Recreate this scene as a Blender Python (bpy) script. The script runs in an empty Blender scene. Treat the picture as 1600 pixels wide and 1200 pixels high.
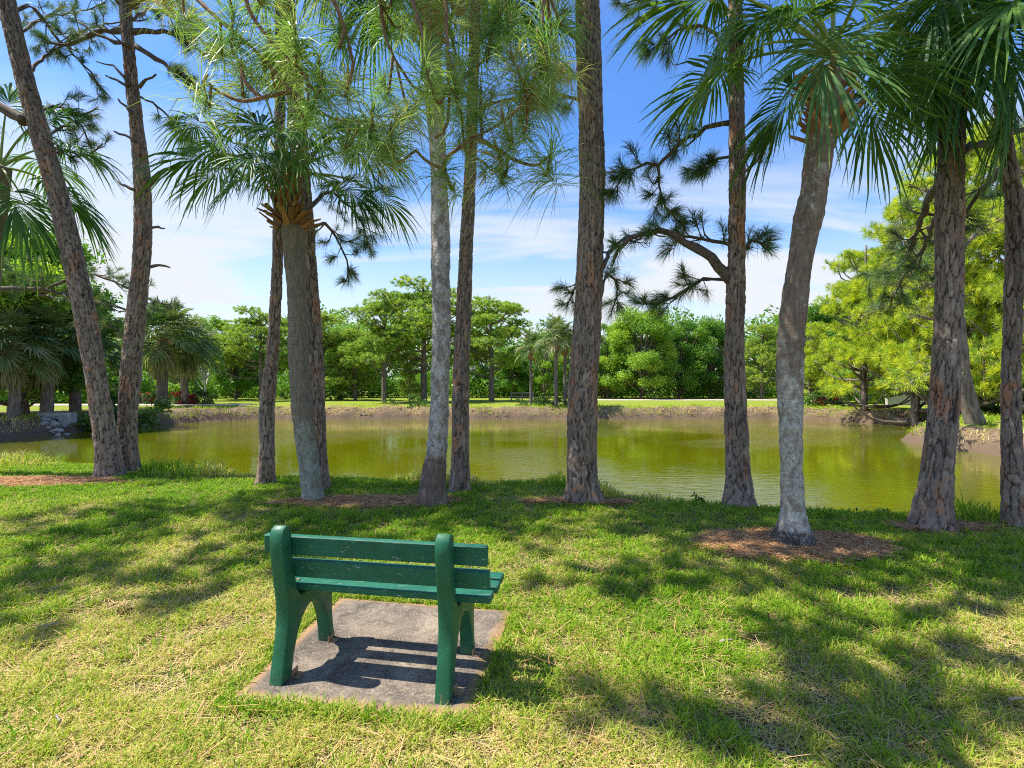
import bpy, math, random
import numpy as np
from mathutils import Vector

# ------------------------------------------------------------------ camera, world, sun, exposure
sc = bpy.context.scene
col = sc.collection
EYE, F, HOR = 1.57, 780.0, 605.0
cam_d = bpy.data.cameras.new("camera")
cam = bpy.data.objects.new("camera", cam_d)
col.objects.link(cam)
cam.location = (0, 0, EYE)
cam.rotation_euler = (math.radians(90), 0, 0)
cam_d.sensor_width = 36
cam_d.lens = 36 * F / 1600
cam_d.shift_y = 5 / 1600
cam_d.clip_end = 2000
cam_d.clip_start = 0.05
sc.camera = cam

SUN_EL = math.atan2(1.0, 0.61)
world = bpy.data.worlds.new("World")
sc.world = world
world.use_nodes = True
wn, wl = world.node_tree.nodes, world.node_tree.links
bg = wn["Background"]
sky = wn.new("ShaderNodeTexSky")
sky.sky_type = 'NISHITA'
sky.sun_disc = False
sky.sun_elevation = SUN_EL
sky.sun_rotation = math.radians(270)
sky.air_density = 1.15
sky.dust_density = 0.25
sky.ozone_density = 2.0
# thin high cloud, drawn on the sky by direction
tc = wn.new("ShaderNodeTexCoord")
sep = wn.new("ShaderNodeSeparateXYZ"); wl.new(tc.outputs['Generated'], sep.inputs[0])
zz = wn.new("ShaderNodeMath"); zz.operation = 'ADD'; wl.new(sep.outputs[2], zz.inputs[0]); zz.inputs[1].default_value = 0.22
dv = wn.new("ShaderNodeVectorMath"); dv.operation = 'DIVIDE'
wl.new(tc.outputs['Generated'], dv.inputs[0])
cb = wn.new("ShaderNodeCombineXYZ")
for i in range(3): wl.new(zz.outputs[0], cb.inputs[i])
wl.new(cb.outputs[0], dv.inputs[1])
mp = wn.new("ShaderNodeMapping"); mp.inputs['Scale'].default_value = (0.55, 1.5, 0.6); mp.inputs['Rotation'].default_value = (0, 0, 0.25); mp.inputs['Location'].default_value = (0.35, 0.2, 0)
wl.new(dv.outputs[0], mp.inputs[0])
nz = wn.new("ShaderNodeTexNoise"); nz.inputs['Scale'].default_value = 1.3; nz.inputs['Detail'].default_value = 7; nz.inputs['Roughness'].default_value = 0.55; nz.inputs['Distortion'].default_value = 0.6
wl.new(mp.outputs[0], nz.inputs['Vector'])
cr = wn.new("ShaderNodeMapRange"); cr.interpolation_type = 'SMOOTHSTEP'
cr.inputs['From Min'].default_value = 0.36; cr.inputs['From Max'].default_value = 0.56
wl.new(nz.outputs['Fac'], cr.inputs['Value'])
# more cloud low in the sky
lo = wn.new("ShaderNodeMapRange"); lo.interpolation_type = 'SMOOTHSTEP'
lo.inputs['From Min'].default_value = 0.50; lo.inputs['From Max'].default_value = 0.20
lo.inputs['To Min'].default_value = 0.06; lo.inputs['To Max'].default_value = 1.0
wl.new(sep.outputs[2], lo.inputs['Value'])
mu = wn.new("ShaderNodeMath"); mu.operation = 'MULTIPLY'; wl.new(cr.outputs[0], mu.inputs[0]); wl.new(lo.outputs[0], mu.inputs[1])
hz = wn.new("ShaderNodeMapRange"); hz.interpolation_type = 'SMOOTHSTEP'
hz.inputs['From Min'].default_value = 0.36; hz.inputs['From Max'].default_value = 0.0
hz.inputs['To Min'].default_value = 0.0; hz.inputs['To Max'].default_value = 0.95
wl.new(sep.outputs[2], hz.inputs['Value'])
mx0 = wn.new("ShaderNodeMath"); mx0.operation = 'MAXIMUM'; wl.new(mu.outputs[0], mx0.inputs[0]); wl.new(hz.outputs[0], mx0.inputs[1])
hsv = wn.new("ShaderNodeHueSaturation"); hsv.inputs['Saturation'].default_value = 1.32; hsv.inputs['Value'].default_value = .94; hsv.inputs['Hue'].default_value = .512
wl.new(sky.outputs[0], hsv.inputs['Color'])
mix = wn.new("ShaderNodeMix"); mix.data_type = 'RGBA'
wl.new(mx0.outputs[0], mix.inputs[0]); wl.new(hsv.outputs[0], mix.inputs[6]); mix.inputs[7].default_value = (3.25, 3.42, 3.65, 1)
wl.new(mix.outputs[2], bg.inputs['Color'])
bg.inputs['Strength'].default_value = 0.15

sun_d = bpy.data.lights.new("sun", 'SUN')
sun = bpy.data.objects.new("sun", sun_d)
col.objects.link(sun)
sun_d.energy = 5.0
sun_d.angle = math.radians(0.5)
sun_d.color = (1.0, 0.94, 0.84)
sun.rotation_euler = Vector((0.61, -0.03, -1.0)).to_track_quat('-Z', 'Y').to_euler()
sun.location = (-20, 0, 30)

sc.view_settings.view_transform = 'Standard'
sc.view_settings.look = 'None'
sc.view_settings.exposure = 0.85
sc.view_settings.gamma = 1
cy = sc.cycles
cy.max_bounces = 6; cy.diffuse_bounces = 3; cy.glossy_bounces = 3; cy.transmission_bounces = 4; cy.transparent_max_bounces = 6
cy.use_denoising = False
cy.pixel_filter_type = 'BLACKMAN_HARRIS'; cy.filter_width = 1.1
cy.sample_clamp_indirect = 8

# ------------------------------------------------------------------ helpers
def rs(seed): return np.random.RandomState(seed)
def PX(x, y, Z): return np.array([(x - 800) / F * Z, Z, EYE + (HOR - y) / F * Z])
def nrm(v): return v / (np.linalg.norm(v, axis=-1, keepdims=True) + 1e-9)
def sstep(a, b, x):
    t = np.clip((x - a) / (b - a), 0, 1)
    return t * t * (3 - 2 * t)

def h3(ix, iy, iz, seed):
    n = (ix * 374761393 + iy * 668265263 + iz * 2147483647 + seed * 974634777) & 0xffffffff
    n = ((n ^ (n >> 13)) * 1274126177) & 0xffffffff
    return ((n ^ (n >> 16)) & 0xffff) / 65535.0
def vnoise(x, y, z=0.0, seed=0):
    x = np.asarray(x, float); y = np.asarray(y, float); z = np.asarray(z, float) + 0 * x
    ix, iy, iz = np.floor(x).astype(np.int64), np.floor(y).astype(np.int64), np.floor(z).astype(np.int64)
    fx, fy, fz = x - ix, y - iy, z - iz
    fx, fy, fz = [t * t * (3 - 2 * t) for t in (fx, fy, fz)]
    r = 0
    for a in (0, 1):
        for b in (0, 1):
            for c in (0, 1):
                r = r + h3(ix + a, iy + b, iz + c, seed) * (fx if a else 1 - fx) * (fy if b else 1 - fy) * (fz if c else 1 - fz)
    return r
def fbm(x, y, z=0.0, seed=0, o=4):
    r, a, s = 0, 0.5, 1.0
    for i in range(o):
        r = r + a * vnoise(np.asarray(x) * s, np.asarray(y) * s, np.asarray(z) * s, seed + i); a *= .5; s *= 2.03
    return r / (1 - .5 ** o)

class Geo:
    """collects vertices, quads and tris with per-vertex attributes"""
    def __init__(s): s.V, s.Q, s.T, s.A, s.n = [], [], [], {}, 0
    def add(s, V, Q=None, T=None, **at):
        V = np.asarray(V, float).reshape(-1, 3)
        if Q is not None and len(Q): s.Q.append(np.asarray(Q, np.int64).reshape(-1, 4) + s.n)
        if T is not None and len(T): s.T.append(np.asarray(T, np.int64).reshape(-1, 3) + s.n)
        s.V.append(V)
        for k, v in at.items():
            s.A.setdefault(k, []).append((s.n, np.broadcast_to(np.asarray(v, float), (len(V),))))
        s.n += len(V)
    def build(s, name, mat, parent=None, base=None, smooth=False):
        V = np.concatenate(s.V)
        if parent is not None and base is None:
            p = parent
            while p.parent is not None: p = p.parent
            base = p['_b']
        if base is not None: V = V - np.asarray(base, float)
        Q = np.concatenate(s.Q) if s.Q else np.zeros((0, 4), np.int64)
        T = np.concatenate(s.T) if s.T else np.zeros((0, 3), np.int64)
        me = bpy.data.meshes.new(name)
        me.vertices.add(len(V)); me.vertices.foreach_set('co', V.astype(np.float32).ravel())
        me.loops.add(Q.size + T.size)
        me.loops.foreach_set('vertex_index', np.concatenate([Q.ravel(), T.ravel()]).astype(np.int32))
        me.polygons.add(len(Q) + len(T))
        st = np.concatenate([np.arange(len(Q)) * 4, Q.size + np.arange(len(T)) * 3]).astype(np.int32)
        me.polygons.foreach_set('loop_start', st)
        me.polygons.foreach_set('use_smooth', np.full(len(st), bool(smooth)))
        for k, lst in s.A.items():
            a = np.zeros(len(V), np.float32)
            for o, v in lst: a[o:o + len(v)] = v
            at = me.attributes.new(k, 'FLOAT', 'POINT'); at.data.foreach_set('value', a)
        me.update(calc_edges=True)
        me.validate()
        me.materials.append(mat)
        ob = bpy.data.objects.new(name, me)
        col.objects.link(ob)
        if parent is not None: ob.parent = parent
        elif base is not None: ob.location = base
        return ob

def tag(o, label=None, cat=None, group=None, kind=None):
    if label: o['label'] = label
    if cat: o['category'] = cat
    if group: o['group'] = group
    if kind: o['kind'] = kind
    return o
ROOTS = []
def thing(name, label, cat, base, group=None):
    o = bpy.data.objects.new(name, None); col.objects.link(o)
    o.empty_display_size = .2
    o.location = base; o['_b'] = [float(v) for v in base]
    ROOTS.append(o)
    return tag(o, label, cat, group)
def copy_tree(root, loc, rz, s, label, group):
    c = root.copy(); col.objects.link(c)
    c.location = loc; c.rotation_euler = (0, 0, rz); c.scale = s if hasattr(s, '__len__') else (s, s, s)
    tag(c, label, None, group)
    for ch in root.children:
        d = ch.copy(); col.objects.link(d); d.parent = c
        for g in ch.children:
            e = g.copy(); col.objects.link(e); e.parent = d
    ROOTS.append(c)
    return c

def spline(P, n):
    P = np.asarray(P, float)
    if len(P) == 2:
        t = np.linspace(0, 1, n)[:, None]; return P[0] * (1 - t) + P[1] * t
    Q = np.vstack([2 * P[0] - P[1], P, 2 * P[-1] - P[-2]])
    d = np.r_[0, np.cumsum(np.linalg.norm(np.diff(P[:, :3], axis=0), axis=1))]
    tt = np.linspace(0, d[-1], n); out = np.zeros((n, P.shape[1]))
    k = np.clip(np.searchsorted(d, tt, side='right') - 1, 0, len(P) - 2)
    u = ((tt - d[k]) / (d[k + 1] - d[k] + 1e-9))[:, None]
    p0, p1, p2, p3 = Q[k], Q[k + 1], Q[k + 2], Q[k + 3]
    return .5 * (2 * p1 + (p2 - p0) * u + (2 * p0 - 5 * p1 + 4 * p2 - p3) * u ** 2 + (3 * p1 - p0 - 3 * p2 + p3) * u ** 3)

def ringgrid(n, m):
    i = np.arange(n - 1)[:, None]; j = np.arange(m)[None]
    a = i * m + j; b = i * m + (j + 1) % m
    return np.stack([a, b, b + m, a + m], -1).reshape(-1, 4)
def frames(C):
    t = nrm(np.gradient(C, axis=0))
    ref = np.array([0.12, 1.0, 0.07]) if abs(nrm(C[-1] - C[0])[1]) < .8 else np.array([0.1, 0.05, 1.0])
    s = nrm(np.cross(t, ref)); b = np.cross(t, s)
    return t, s, b
def tube(g, C, R, m=6, cap=True, **at):
    C = np.asarray(C, float); R = np.broadcast_to(np.asarray(R, float), (len(C),))
    t, s, b = frames(C)
    a = np.arange(m) / m * 2 * np.pi
    V = C[:, None] + R[:, None, None] * (np.cos(a)[None, :, None] * s[:, None] + np.sin(a)[None, :, None] * b[:, None])
    Q = ringgrid(len(C), m)
    V = V.reshape(-1, 3); T = []
    if cap:
        V = np.vstack([V, C[-1:] + t[-1:] * R[-1] * .4, C[:1]])
        e = len(C) * m; k = (len(C) - 1) * m
        T = [(k + j, k + (j + 1) % m, e) for j in range(m)] + [((j + 1) % m, j, e + 1) for j in range(m)]
    g.add(V, Q, T, **at)

def box(g, c, s, rot=None, bev=0.0, **at):
    """box (optionally bevelled) centre c, size s, rot = 3 column axes"""
    hx, hy, hz_ = [v / 2 for v in s]
    if bev <= 0:
        V = np.array([[x, y, z] for z in (-hz_, hz_) for y in (-hy, hy) for x in (-hx, hx)])
        Q = [(0, 2, 3, 1), (4, 5, 7, 6), (0, 1, 5, 4), (2, 6, 7, 3), (0, 4, 6, 2), (1, 3, 7, 5)]; T = []
    else:
        vs, idx = [], {}
        for sx in (-1, 1):
            for sy in (-1, 1):
                for sz in (-1, 1):
                    for ax in range(3):
                        p = [sx * (hx - bev), sy * (hy - bev), sz * (hz_ - bev)]
                        p[ax] = (sx * hx, sy * hy, sz * hz_)[ax]
                        idx[(sx, sy, sz, ax)] = len(vs); vs.append(p)
        V = np.array(vs); Q, T = [], []
        S = [(-1, -1), (1, -1), (1, 1), (-1, 1)]
        for sg in (-1, 1):
            for ax in range(3):
                f = []
                for a, b in S:
                    k = [a, b]; k.insert(ax, sg); f.append(idx[(k[0], k[1], k[2], ax)])
                if (sg > 0) == (ax == 1): f = f[::-1]
                Q.append(f)
        for ax in range(3):
            o1, o2 = [i for i in range(3) if i != ax]
            for a in (-1, 1):
                for b in (-1, 1):
                    def K(c_, which):
                        k = [0, 0, 0]; k[ax] = c_; k[o1] = a; k[o2] = b
                        return idx[(k[0], k[1], k[2], which)]
                    f = [K(-1, o1), K(1, o1), K(1, o2), K(-1, o2)]
                    Q.append(f if (a * b > 0) != (ax == 1) else f[::-1])
        for sx in (-1, 1):
            for sy in (-1, 1):
                for sz in (-1, 1):
                    f = [idx[(sx, sy, sz, 0)], idx[(sx, sy, sz, 1)], idx[(sx, sy, sz, 2)]]
                    T.append(f if sx * sy * sz > 0 else f[::-1])
    if rot is not None: V = V @ np.asarray(rot, float).T
    g.add(V + np.asarray(c, float), Q, T, **at)

# ------------------------------------------------------------------ materials
def newmat(name):
    m = bpy.data.materials.new(name); m.use_nodes = True
    return m, m.node_tree.nodes, m.node_tree.links, m.node_tree.nodes['Principled BSDF']
def N(n, t, **kw):
    x = n.new('ShaderNode' + t)
    for k, v in kw.items(): setattr(x, k, v)
    return x
def attr(n, name):
    a = N(n, 'Attribute'); a.attribute_name = name; return a.outputs['Fac']
def ramp(n, l, fac, stops, interp='LINEAR'):
    r = N(n, 'ValToRGB'); cr_ = r.color_ramp; cr_.interpolation = interp
    while len(cr_.elements) < len(stops): cr_.elements.new(.5)
    for e, (p, c) in zip(cr_.elements, stops): e.position = p; e.color = (*c, 1)
    if fac is not None: l.new(fac, r.inputs[0])
    return r.outputs[0]
def noise(n, l, scale, detail=4, rough=.55, vec=None, dist=0):
    x = N(n, 'TexNoise'); x.inputs['Scale'].default_value = scale; x.inputs['Detail'].default_value = detail
    x.inputs['Roughness'].default_value = rough; x.inputs['Distortion'].default_value = dist
    if vec is not None: l.new(vec, x.inputs['Vector'])
    return x.outputs['Fac']
def mixc(n, l, fac, a, b, mode='MIX'):
    x = N(n, 'Mix'); x.data_type = 'RGBA'; x.blend_type = mode
    for i, v in ((0, fac), (6, a), (7, b)):
        if isinstance(v, (int, float)): x.inputs[i].default_value = v
        elif isinstance(v, tuple): x.inputs[i].default_value = (*v, 1)
        else: l.new(v, x.inputs[i])
    return x.outputs[2]
def mrange(n, l, v, a, b, c=0, d=1, smooth=True):
    x = N(n, 'MapRange'); x.interpolation_type = 'SMOOTHSTEP' if smooth else 'LINEAR'
    for k, val in (('From Min', a), ('From Max', b), ('To Min', c), ('To Max', d)): x.inputs[k].default_value = val
    l.new(v, x.inputs['Value']); return x.outputs[0]
def mapping(n, l, scale=(1, 1, 1), rot=(0, 0, 0), src='Object'):
    t = N(n, 'TexCoord'); m = N(n, 'Mapping'); m.inputs['Scale'].default_value = scale; m.inputs['Rotation'].default_value = rot
    if src == 'World':
        g_ = N(n, 'NewGeometry'); l.new(g_.outputs['Position'], m.inputs[0])
    else: l.new(t.outputs[src], m.inputs[0])
    return m.outputs[0]
def bump(n, l, p, h, strength=.5, dist=.01, prev=None):
    b = N(n, 'Bump'); b.inputs['Strength'].default_value = strength; b.inputs['Distance'].default_value = dist
    l.new(h, b.inputs['Height'])
    if prev is not None: l.new(prev, b.inputs['Normal'])
    if p is not None: l.new(b.outputs[0], p.inputs['Normal'])
    return b.outputs[0]

def leafmat(name, stops, rough=.5, trans=.35, transcol=(1.15, 1.25, .55), spec=.4, rnd=.0):
    """leaf: colour by the 'tint' of each leaf; thin, so light comes through"""
    m, n, l, p = newmat(name)
    f = attr(n, 'tint')
    if rnd:
        oi = N(n, 'ObjectInfo'); ma = N(n, 'Math', operation='MULTIPLY_ADD'); l.new(oi.outputs['Random'], ma.inputs[0])
        ma.inputs[1].default_value = rnd; ma.inputs[2].default_value = -rnd / 2
        ad = N(n, 'Math', operation='ADD'); l.new(f, ad.inputs[0]); l.new(ma.outputs[0], ad.inputs[1]); f = ad.outputs[0]
    c = ramp(n, l, f, stops)
    l.new(c, p.inputs['Base Color']); p.inputs['Roughness'].default_value = rough
    p.inputs['Specular IOR Level'].default_value = spec
    tr = N(n, 'BsdfTranslucent'); l.new(mixc(n, l, 1.0, c, transcol, 'MULTIPLY'), tr.inputs['Color'])
    ms = N(n, 'MixShader'); ms.inputs[0].default_value = trans
    l.new(p.outputs[0], ms.inputs[1]); l.new(tr.outputs[0], ms.inputs[2])
    l.new(ms.outputs[0], n['Material Output'].inputs['Surface'])
    return m

M = {}
M['grass'] = leafmat('grass_blades', [(0, (.76, .60, .36)), (.22, (.64, .52, .20)), (.36, (.37, .46, .04)), (.62, (.19, .37, .02)), (1, (.09, .25, .016))], .6, .4, spec=.12)
M['needle'] = leafmat('pine_needles', [(0, (.30, .15, .06)), (.12, (.24, .28, .08)), (.5, (.115, .21, .065)), (1, (.04, .11, .05))], .45, .3, spec=.3)
M['needle_near'] = leafmat('pine_needles_close', [(0, (.36, .18, .07)), (.08, (.50, .52, .24)), (.4, (.26, .42, .11)), (1, (.09, .22, .06))], .35, .4, spec=.5)
M['needle_far'] = leafmat('far_pine_needles', [(0, (.50, .56, .09)), (.45, (.28, .42, .07)), (1, (.10, .22, .045))], .5, .35, rnd=.25)
M['needle_gold'] = leafmat('sunlit_pine_needles', [(0, (.70, .70, .04)), (.35, (.46, .56, .045)), (.7, (.16, .30, .04)), (1, (.06, .15, .03))], .5, .4)
M['leaf_far'] = leafmat('far_leaves', [(0, (.44, .56, .06)), (.45, (.21, .38, .04)), (1, (.07, .19, .03))], .5, .42, rnd=.45)
M['frond'] = leafmat('palm_fronds', [(0, (.46, .42, .14)), (.15, (.30, .40, .09)), (.5, (.13, .26, .05)), (1, (.04, .12, .03))], .45, .32, spec=.25)
M['frond_far'] = leafmat('far_palm_fronds', [(0, (.36, .33, .17)), (.3, (.18, .24, .07)), (1, (.04, .10, .025))], .5, .28, spec=.3)
M['shrub'] = leafmat('shrub_leaves', [(0, (.25, .36, .05)), (.5, (.10, .20, .03)), (1, (.03, .08, .02))], .4, .3)
M['red_leaf'] = leafmat('red_shrub_leaves', [(0, (.55, .09, .08)), (.45, (.36, .03, .04)), (.7, (.12, .10, .03)), (1, (.05, .10, .03))], .4, .3, transcol=(1.2, .6, .5))
M['straw'] = leafmat('pine_straw', [(0, (.78, .50, .25)), (.5, (.54, .29, .11)), (1, (.22, .10, .045))], .7, .1, transcol=(1, .8, .6))

# pine bark
m, n, l, p = newmat('pine_bark'); M['bark'] = m
vec = mapping(n, l, (1, 1, .5), src='World')
nf = noise(n, l, 26, 6, .6, vec)
plate = attr(n, 'plate'); crev = attr(n, 'crev')
ad = N(n, 'Math', operation='ADD'); l.new(plate, ad.inputs[0]); 
m2 = N(n, 'Math', operation='MULTIPLY_ADD'); l.new(nf, m2.inputs[0]); m2.inputs[1].default_value = .55; m2.inputs[2].default_value = -.27
l.new(m2.outputs[0], ad.inputs[1])
c0 = ramp(n, l, ad.outputs[0], [(0, (.10, .073, .058)), (.3, (.185, .140, .110)), (.62, (.29, .222, .175)), (.85, (.42, .34, .27)), (1, (.64, .56, .47))])
nr_ = noise(n, l, 4.5, 5, .7, vec, .4)
mr_ = N(n, 'Math', operation='MULTIPLY_ADD'); l.new(plate, mr_.inputs[0]); mr_.inputs[1].default_value = .25; l.new(nr_, mr_.inputs[2])
c0 = mixc(n, l, mrange(n, l, mr_.outputs[0], .66, .80, 0, .8), c0, (.42, .19, .09))
c1 = mixc(n, l, crev, c0, (.026, .019, .016))
nl = noise(n, l, 2.3, 5, .6, vec)
lich = mrange(n, l, nl, .62, .74, 0, .35)
c2 = mixc(n, l, lich, c1, (.30, .29, .25))
l.new(c2, p.inputs['Base Color']); p.inputs['Roughness'].default_value = .9
b1 = bump(n, l, None, nf, .8, .012)
bump(n, l, p, noise(n, l, 110, 3, .6, vec), .5, .004, b1)

# palm trunks: fibrous brown above, pale lichen lower down
def palmbark(name, lichen, top, lo_h, hi_h, pale=(.50, .50, .44), inv=False, foot_=False):
    m, n, l, p = newmat(name)
    vec = mapping(n, l, (1, 1, 1)); sp = N(n, 'SeparateXYZ'); l.new(vec, sp.inputs[0])
    v2 = mapping(n, l, (9, 9, 1.3)); v3 = mapping(n, l, (1.5, 1.5, 22))
    nv = noise(n, l, 5, 5, .6, v2); nh = noise(n, l, 2.2, 4, .6, v3); nb = noise(n, l, 5, 6, .65, vec, .3)
    base = ramp(n, l, nv, [(0.25, tuple(t * .45 for t in top)), (.5, top), (.75, tuple(t * 1.5 for t in top))])
    base = mixc(n, l, mrange(n, l, nh, .42, .30, 0, .55), base, tuple(t * .3 for t in top))
    hgt = mrange(n, l, sp.outputs[2], lo_h, hi_h, 0 if inv else 1, 1 if inv else 0)
    mm = N(n, 'Math', operation='MULTIPLY_ADD'); l.new(hgt, mm.inputs[0]); mm.inputs[1].default_value = .5; l.new(nb, mm.inputs[2])
    f = mrange(n, l, mm.outputs[0], .72 - lichen * .2, .92 - lichen * .2, 0, .92)
    f2 = mrange(n, l, noise(n, l, 11, 5, .75, mapping(n, l, (1, 1, .6))), .40, .56, .25, 1)
    fm_ = N(n, 'Math', operation='MULTIPLY'); l.new(f, fm_.inputs[0]); l.new(f2, fm_.inputs[1]); f = fm_.outputs[0]
    c = mixc(n, l, f, base, ramp(n, l, noise(n, l, 30, 4, .7, vec), [(.3, tuple(t * .5 for t in pale)), (.5, pale), (.7, tuple(min(.8, t * 1.4) for t in pale))]))
    # black algae on the swollen foot
    mm2 = N(n, 'Math', operation='MULTIPLY_ADD'); l.new(mrange(n, l, sp.outputs[2], .04, .40, 1, 0), mm2.inputs[0]); mm2.inputs[1].default_value = .45 if foot_ else .3; l.new(noise(n, l, 24, 5, .95, vec), mm2.inputs[2])
    c = mixc(n, l, mrange(n, l, mm2.outputs[0], .80, .90, 0, .92 if foot_ else .35), c, (.03, .028, .024))
    l.new(c, p.inputs['Base Color']); p.inputs['Roughness'].default_value = .92
    b = bump(n, l, None, nh, .5, .012); b = bump(n, l, None, nv, .5, .012, b)
    bump(n, l, p, noise(n, l, 60, 4, .7, vec), .5, .006, b)
    return m
M['palm_pale'] = palmbark('palm_trunk_lichened', .95, (.22, .16, .115), .3, 2.6, (.50, .48, .41), foot_=True)
M['palm_olive'] = palmbark('palm_trunk_olive', .55, (.20, .17, .125), .1, 1.5, (.30, .33, .27))
M['palm_grey'] = palmbark('palm_trunk_grey_wood', .95, (.17, .12, .095), .45, 1.15, (.47, .45, .42), inv=True)
m, n, l, p = newmat('far_trunk_bark'); M['fartrunk'] = m
vec = mapping(n, l, (6, 6, 1.2))
l.new(ramp(n, l, noise(n, l, 2, 4, .6, vec), [(.3, (.07, .055, .045)), (.7, (.26, .21, .17))]), p.inputs['Base Color']); p.inputs['Roughness'].default_value = .9
m, n, l, p = newmat('branch_bark'); M['branch'] = m
vec = mapping(n, l, (1, 1, 1), src='World')
l.new(ramp(n, l, noise(n, l, 30, 4, .6, vec), [(.3, (.06, .045, .038)), (.7, (.22, .165, .13))]), p.inputs['Base Color']); p.inputs['Roughness'].default_value = .9
bump(n, l, p, noise(n, l, 60, 3, .6, vec), .6, .006)
m, n, l, p = newmat('twig_bark'); M['twig'] = m
l.new(ramp(n, l, noise(n, l, 40, 4, .6, mapping(n, l, src='World')), [(.3, (.14, .07, .035)), (.7, (.34, .19, .09))]), p.inputs['Base Color']); p.inputs['Roughness'].default_value = .8
m, n, l, p = newmat('pale_trunk_bark'); M['paletrunk'] = m
l.new(ramp(n, l, noise(n, l, 3, 4, .6, mapping(n, l, (1, 1, 3))), [(.3, (.30, .28, .25)), (.6, (.62, .60, .56))]), p.inputs['Base Color']); p.inputs['Roughness'].default_value = .8
m, n, l, p = newmat('palm_boots'); M['boots'] = m
l.new(mixc(n, l, attr(n, 'tint'), (.55, .27, .10), (.16, .085, .045)), p.inputs['Base Color']); p.inputs['Roughness'].default_value = .8
bump(n, l, p, noise(n, l, 50, 4, .6, mapping(n, l)), .5, .01)

# ground
m, n, l, p = newmat('lawn_ground'); M['ground'] = m
vec = mapping(n, l, src='World')
bank = attr(n, 'bank'); wet = attr(n, 'wet')
n1 = noise(n, l, .35, 4, .6, vec); n2 = noise(n, l, 3.2, 5, .65, vec); n3 = noise(n, l, 45, 4, .7, vec)
g1 = ramp(n, l, n3, [(.28, (.03, .045, .01)), (.45, (.07, .10, .015)), (.6, (.16, .16, .04)), (.75, (.32, .25, .12))])
g2 = ramp(n, l, n3, [(.3, (.05, .03, .018)), (.5, (.15, .10, .05)), (.7, (.36, .27, .15))])
near = attr(n, 'near')
gg = mixc(n, l, mrange(n, l, n2, .42, .62, 0, .85), g1, g2)
far_g = ramp(n, l, n2, [(.3, (.15, .24, .022)), (.5, (.27, .34, .03)), (.72, (.43, .41, .10))])
far_g = mixc(n, l, .3, far_g, g1)
gg = mixc(n, l, near, far_g, gg)
vb = mapping(n, l, (1, 1, 2.5), src='World')
dirt = ramp(n, l, noise(n, l, 3.4, 7, .78, vb, .8), [(.32, (.03, .022, .017)), (.43, (.12, .08, .055)), (.51, (.27, .18, .12)), (.57, (.20, .17, .07)), (.64, (.13, .20, .035))])
dirt = mixc(n, l, wet, dirt, (.15, .105, .07))
mm = N(n, 'Math', operation='MULTIPLY_ADD'); l.new(n2, mm.inputs[0]); mm.inputs[1].default_value = .9; l.new(bank, mm.inputs[2])
gg = mixc(n, l, mrange(n, l, mm.outputs[0], .72, .95), gg, dirt)
l.new(gg, p.inputs['Base Color']); p.inputs['Roughness'].default_value = .95; p.inputs['Specular IOR Level'].default_value = .1
b = bump(n, l, None, noise(n, l, 5, 6, .7, vec), .8, .12)
bump(n, l, p, n3, .8, .02, b)

# pond water
m, n, l, p = newmat('pond_water'); M['water'] = m
p.inputs['Base Color'].default_value = (.20, .195, .008, 1)
v0 = mapping(n, l, (1, 1, 1), src='World')
murk = noise(n, l, .12, 3, .5, v0)
l.new(ramp(n, l, murk, [(.3, (.085, .100, .001)), (.7, (.13, .125, .0012))]), p.inputs['Base Color'])
p.inputs['Roughness'].default_value = .04; p.inputs['IOR'].default_value = 1.8
v1 = mapping(n, l, (.9, 2.6, 1), src='World')
w1 = noise(n, l, 2.2, 4, .55, v1, .3); w2 = noise(n, l, .10, 3, .5, v0)
st = mrange(n, l, w2, .42, .62, .12, 1.0)
ww = N(n, 'Math', operation='MULTIPLY'); spw = N(n, 'SeparateXYZ'); l.new(v0, spw.inputs[0]); nearw = mrange(n, l, spw.outputs[1], 17, 9.5, 0, .7)
sa_ = N(n, 'Math', operation='ADD'); l.new(st, sa_.inputs[0]); l.new(nearw, sa_.inputs[1]); st = sa_.outputs[0]
l.new(w1, ww.inputs[0]); l.new(st, ww.inputs[1])
bump(n, l, p, ww.outputs[0], 1.0, .020)

# concrete
def concrete(name, a, b, edge=None):
    m, n, l, p = newmat(name)
    vec = mapping(n, l, src='World')
    c = ramp(n, l, noise(n, l, 3.0, 7, .72, vec, .4), [(.28, tuple(t * .45 for t in a)), (.45, a), (.68, b)])
    sp = noise(n, l, 95, 4, .85, vec)
    c = mixc(n, l, mrange(n, l, noise(n, l, 4.5, 8, .8, vec, .8), .50, .62, 0, .7), c, tuple(t * .38 for t in a))
    c = mixc(n, l, mrange(n, l, sp, .57, .64, 0, .75), c, (.52, .47, .40))
    c = mixc(n, l, mrange(n, l, sp, .45, .37, 0, .8), c, tuple(t * .2 for t in a))
    if edge: c = mixc(n, l, mrange(n, l, attr(n, 'edge'), .3, 1, 0, .8), c, edge)
    l.new(c, p.inputs['Base Color']); p.inputs['Roughness'].default_value = .9
    bump(n, l, p, sp, .7, .004)
    return m
M['slab'] = concrete('weathered_concrete', (.15, .12, .09), (.34, .265, .19), (.36, .21, .09))
M['wall'] = concrete('stained_concrete', (.26, .27, .27), (.55, .55, .52))
m, n, l, p = newmat('path_surface'); M['path'] = m
l.new(ramp(n, l, noise(n, l, 8, 4, .6, mapping(n, l, src='World')), [(.3, (.42, .33, .28)), (.7, (.56, .47, .40))]), p.inputs['Base Color']); p.inputs['Roughness'].default_value = .9
m, n, l, p = newmat('rock'); M['rock'] = m
l.new(ramp(n, l, noise(n, l, 6, 5, .6, mapping(n, l)), [(.3, (.16, .15, .13)), (.7, (.50, .48, .43))]), p.inputs['Base Color']); p.inputs['Roughness'].default_value = .85
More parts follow.
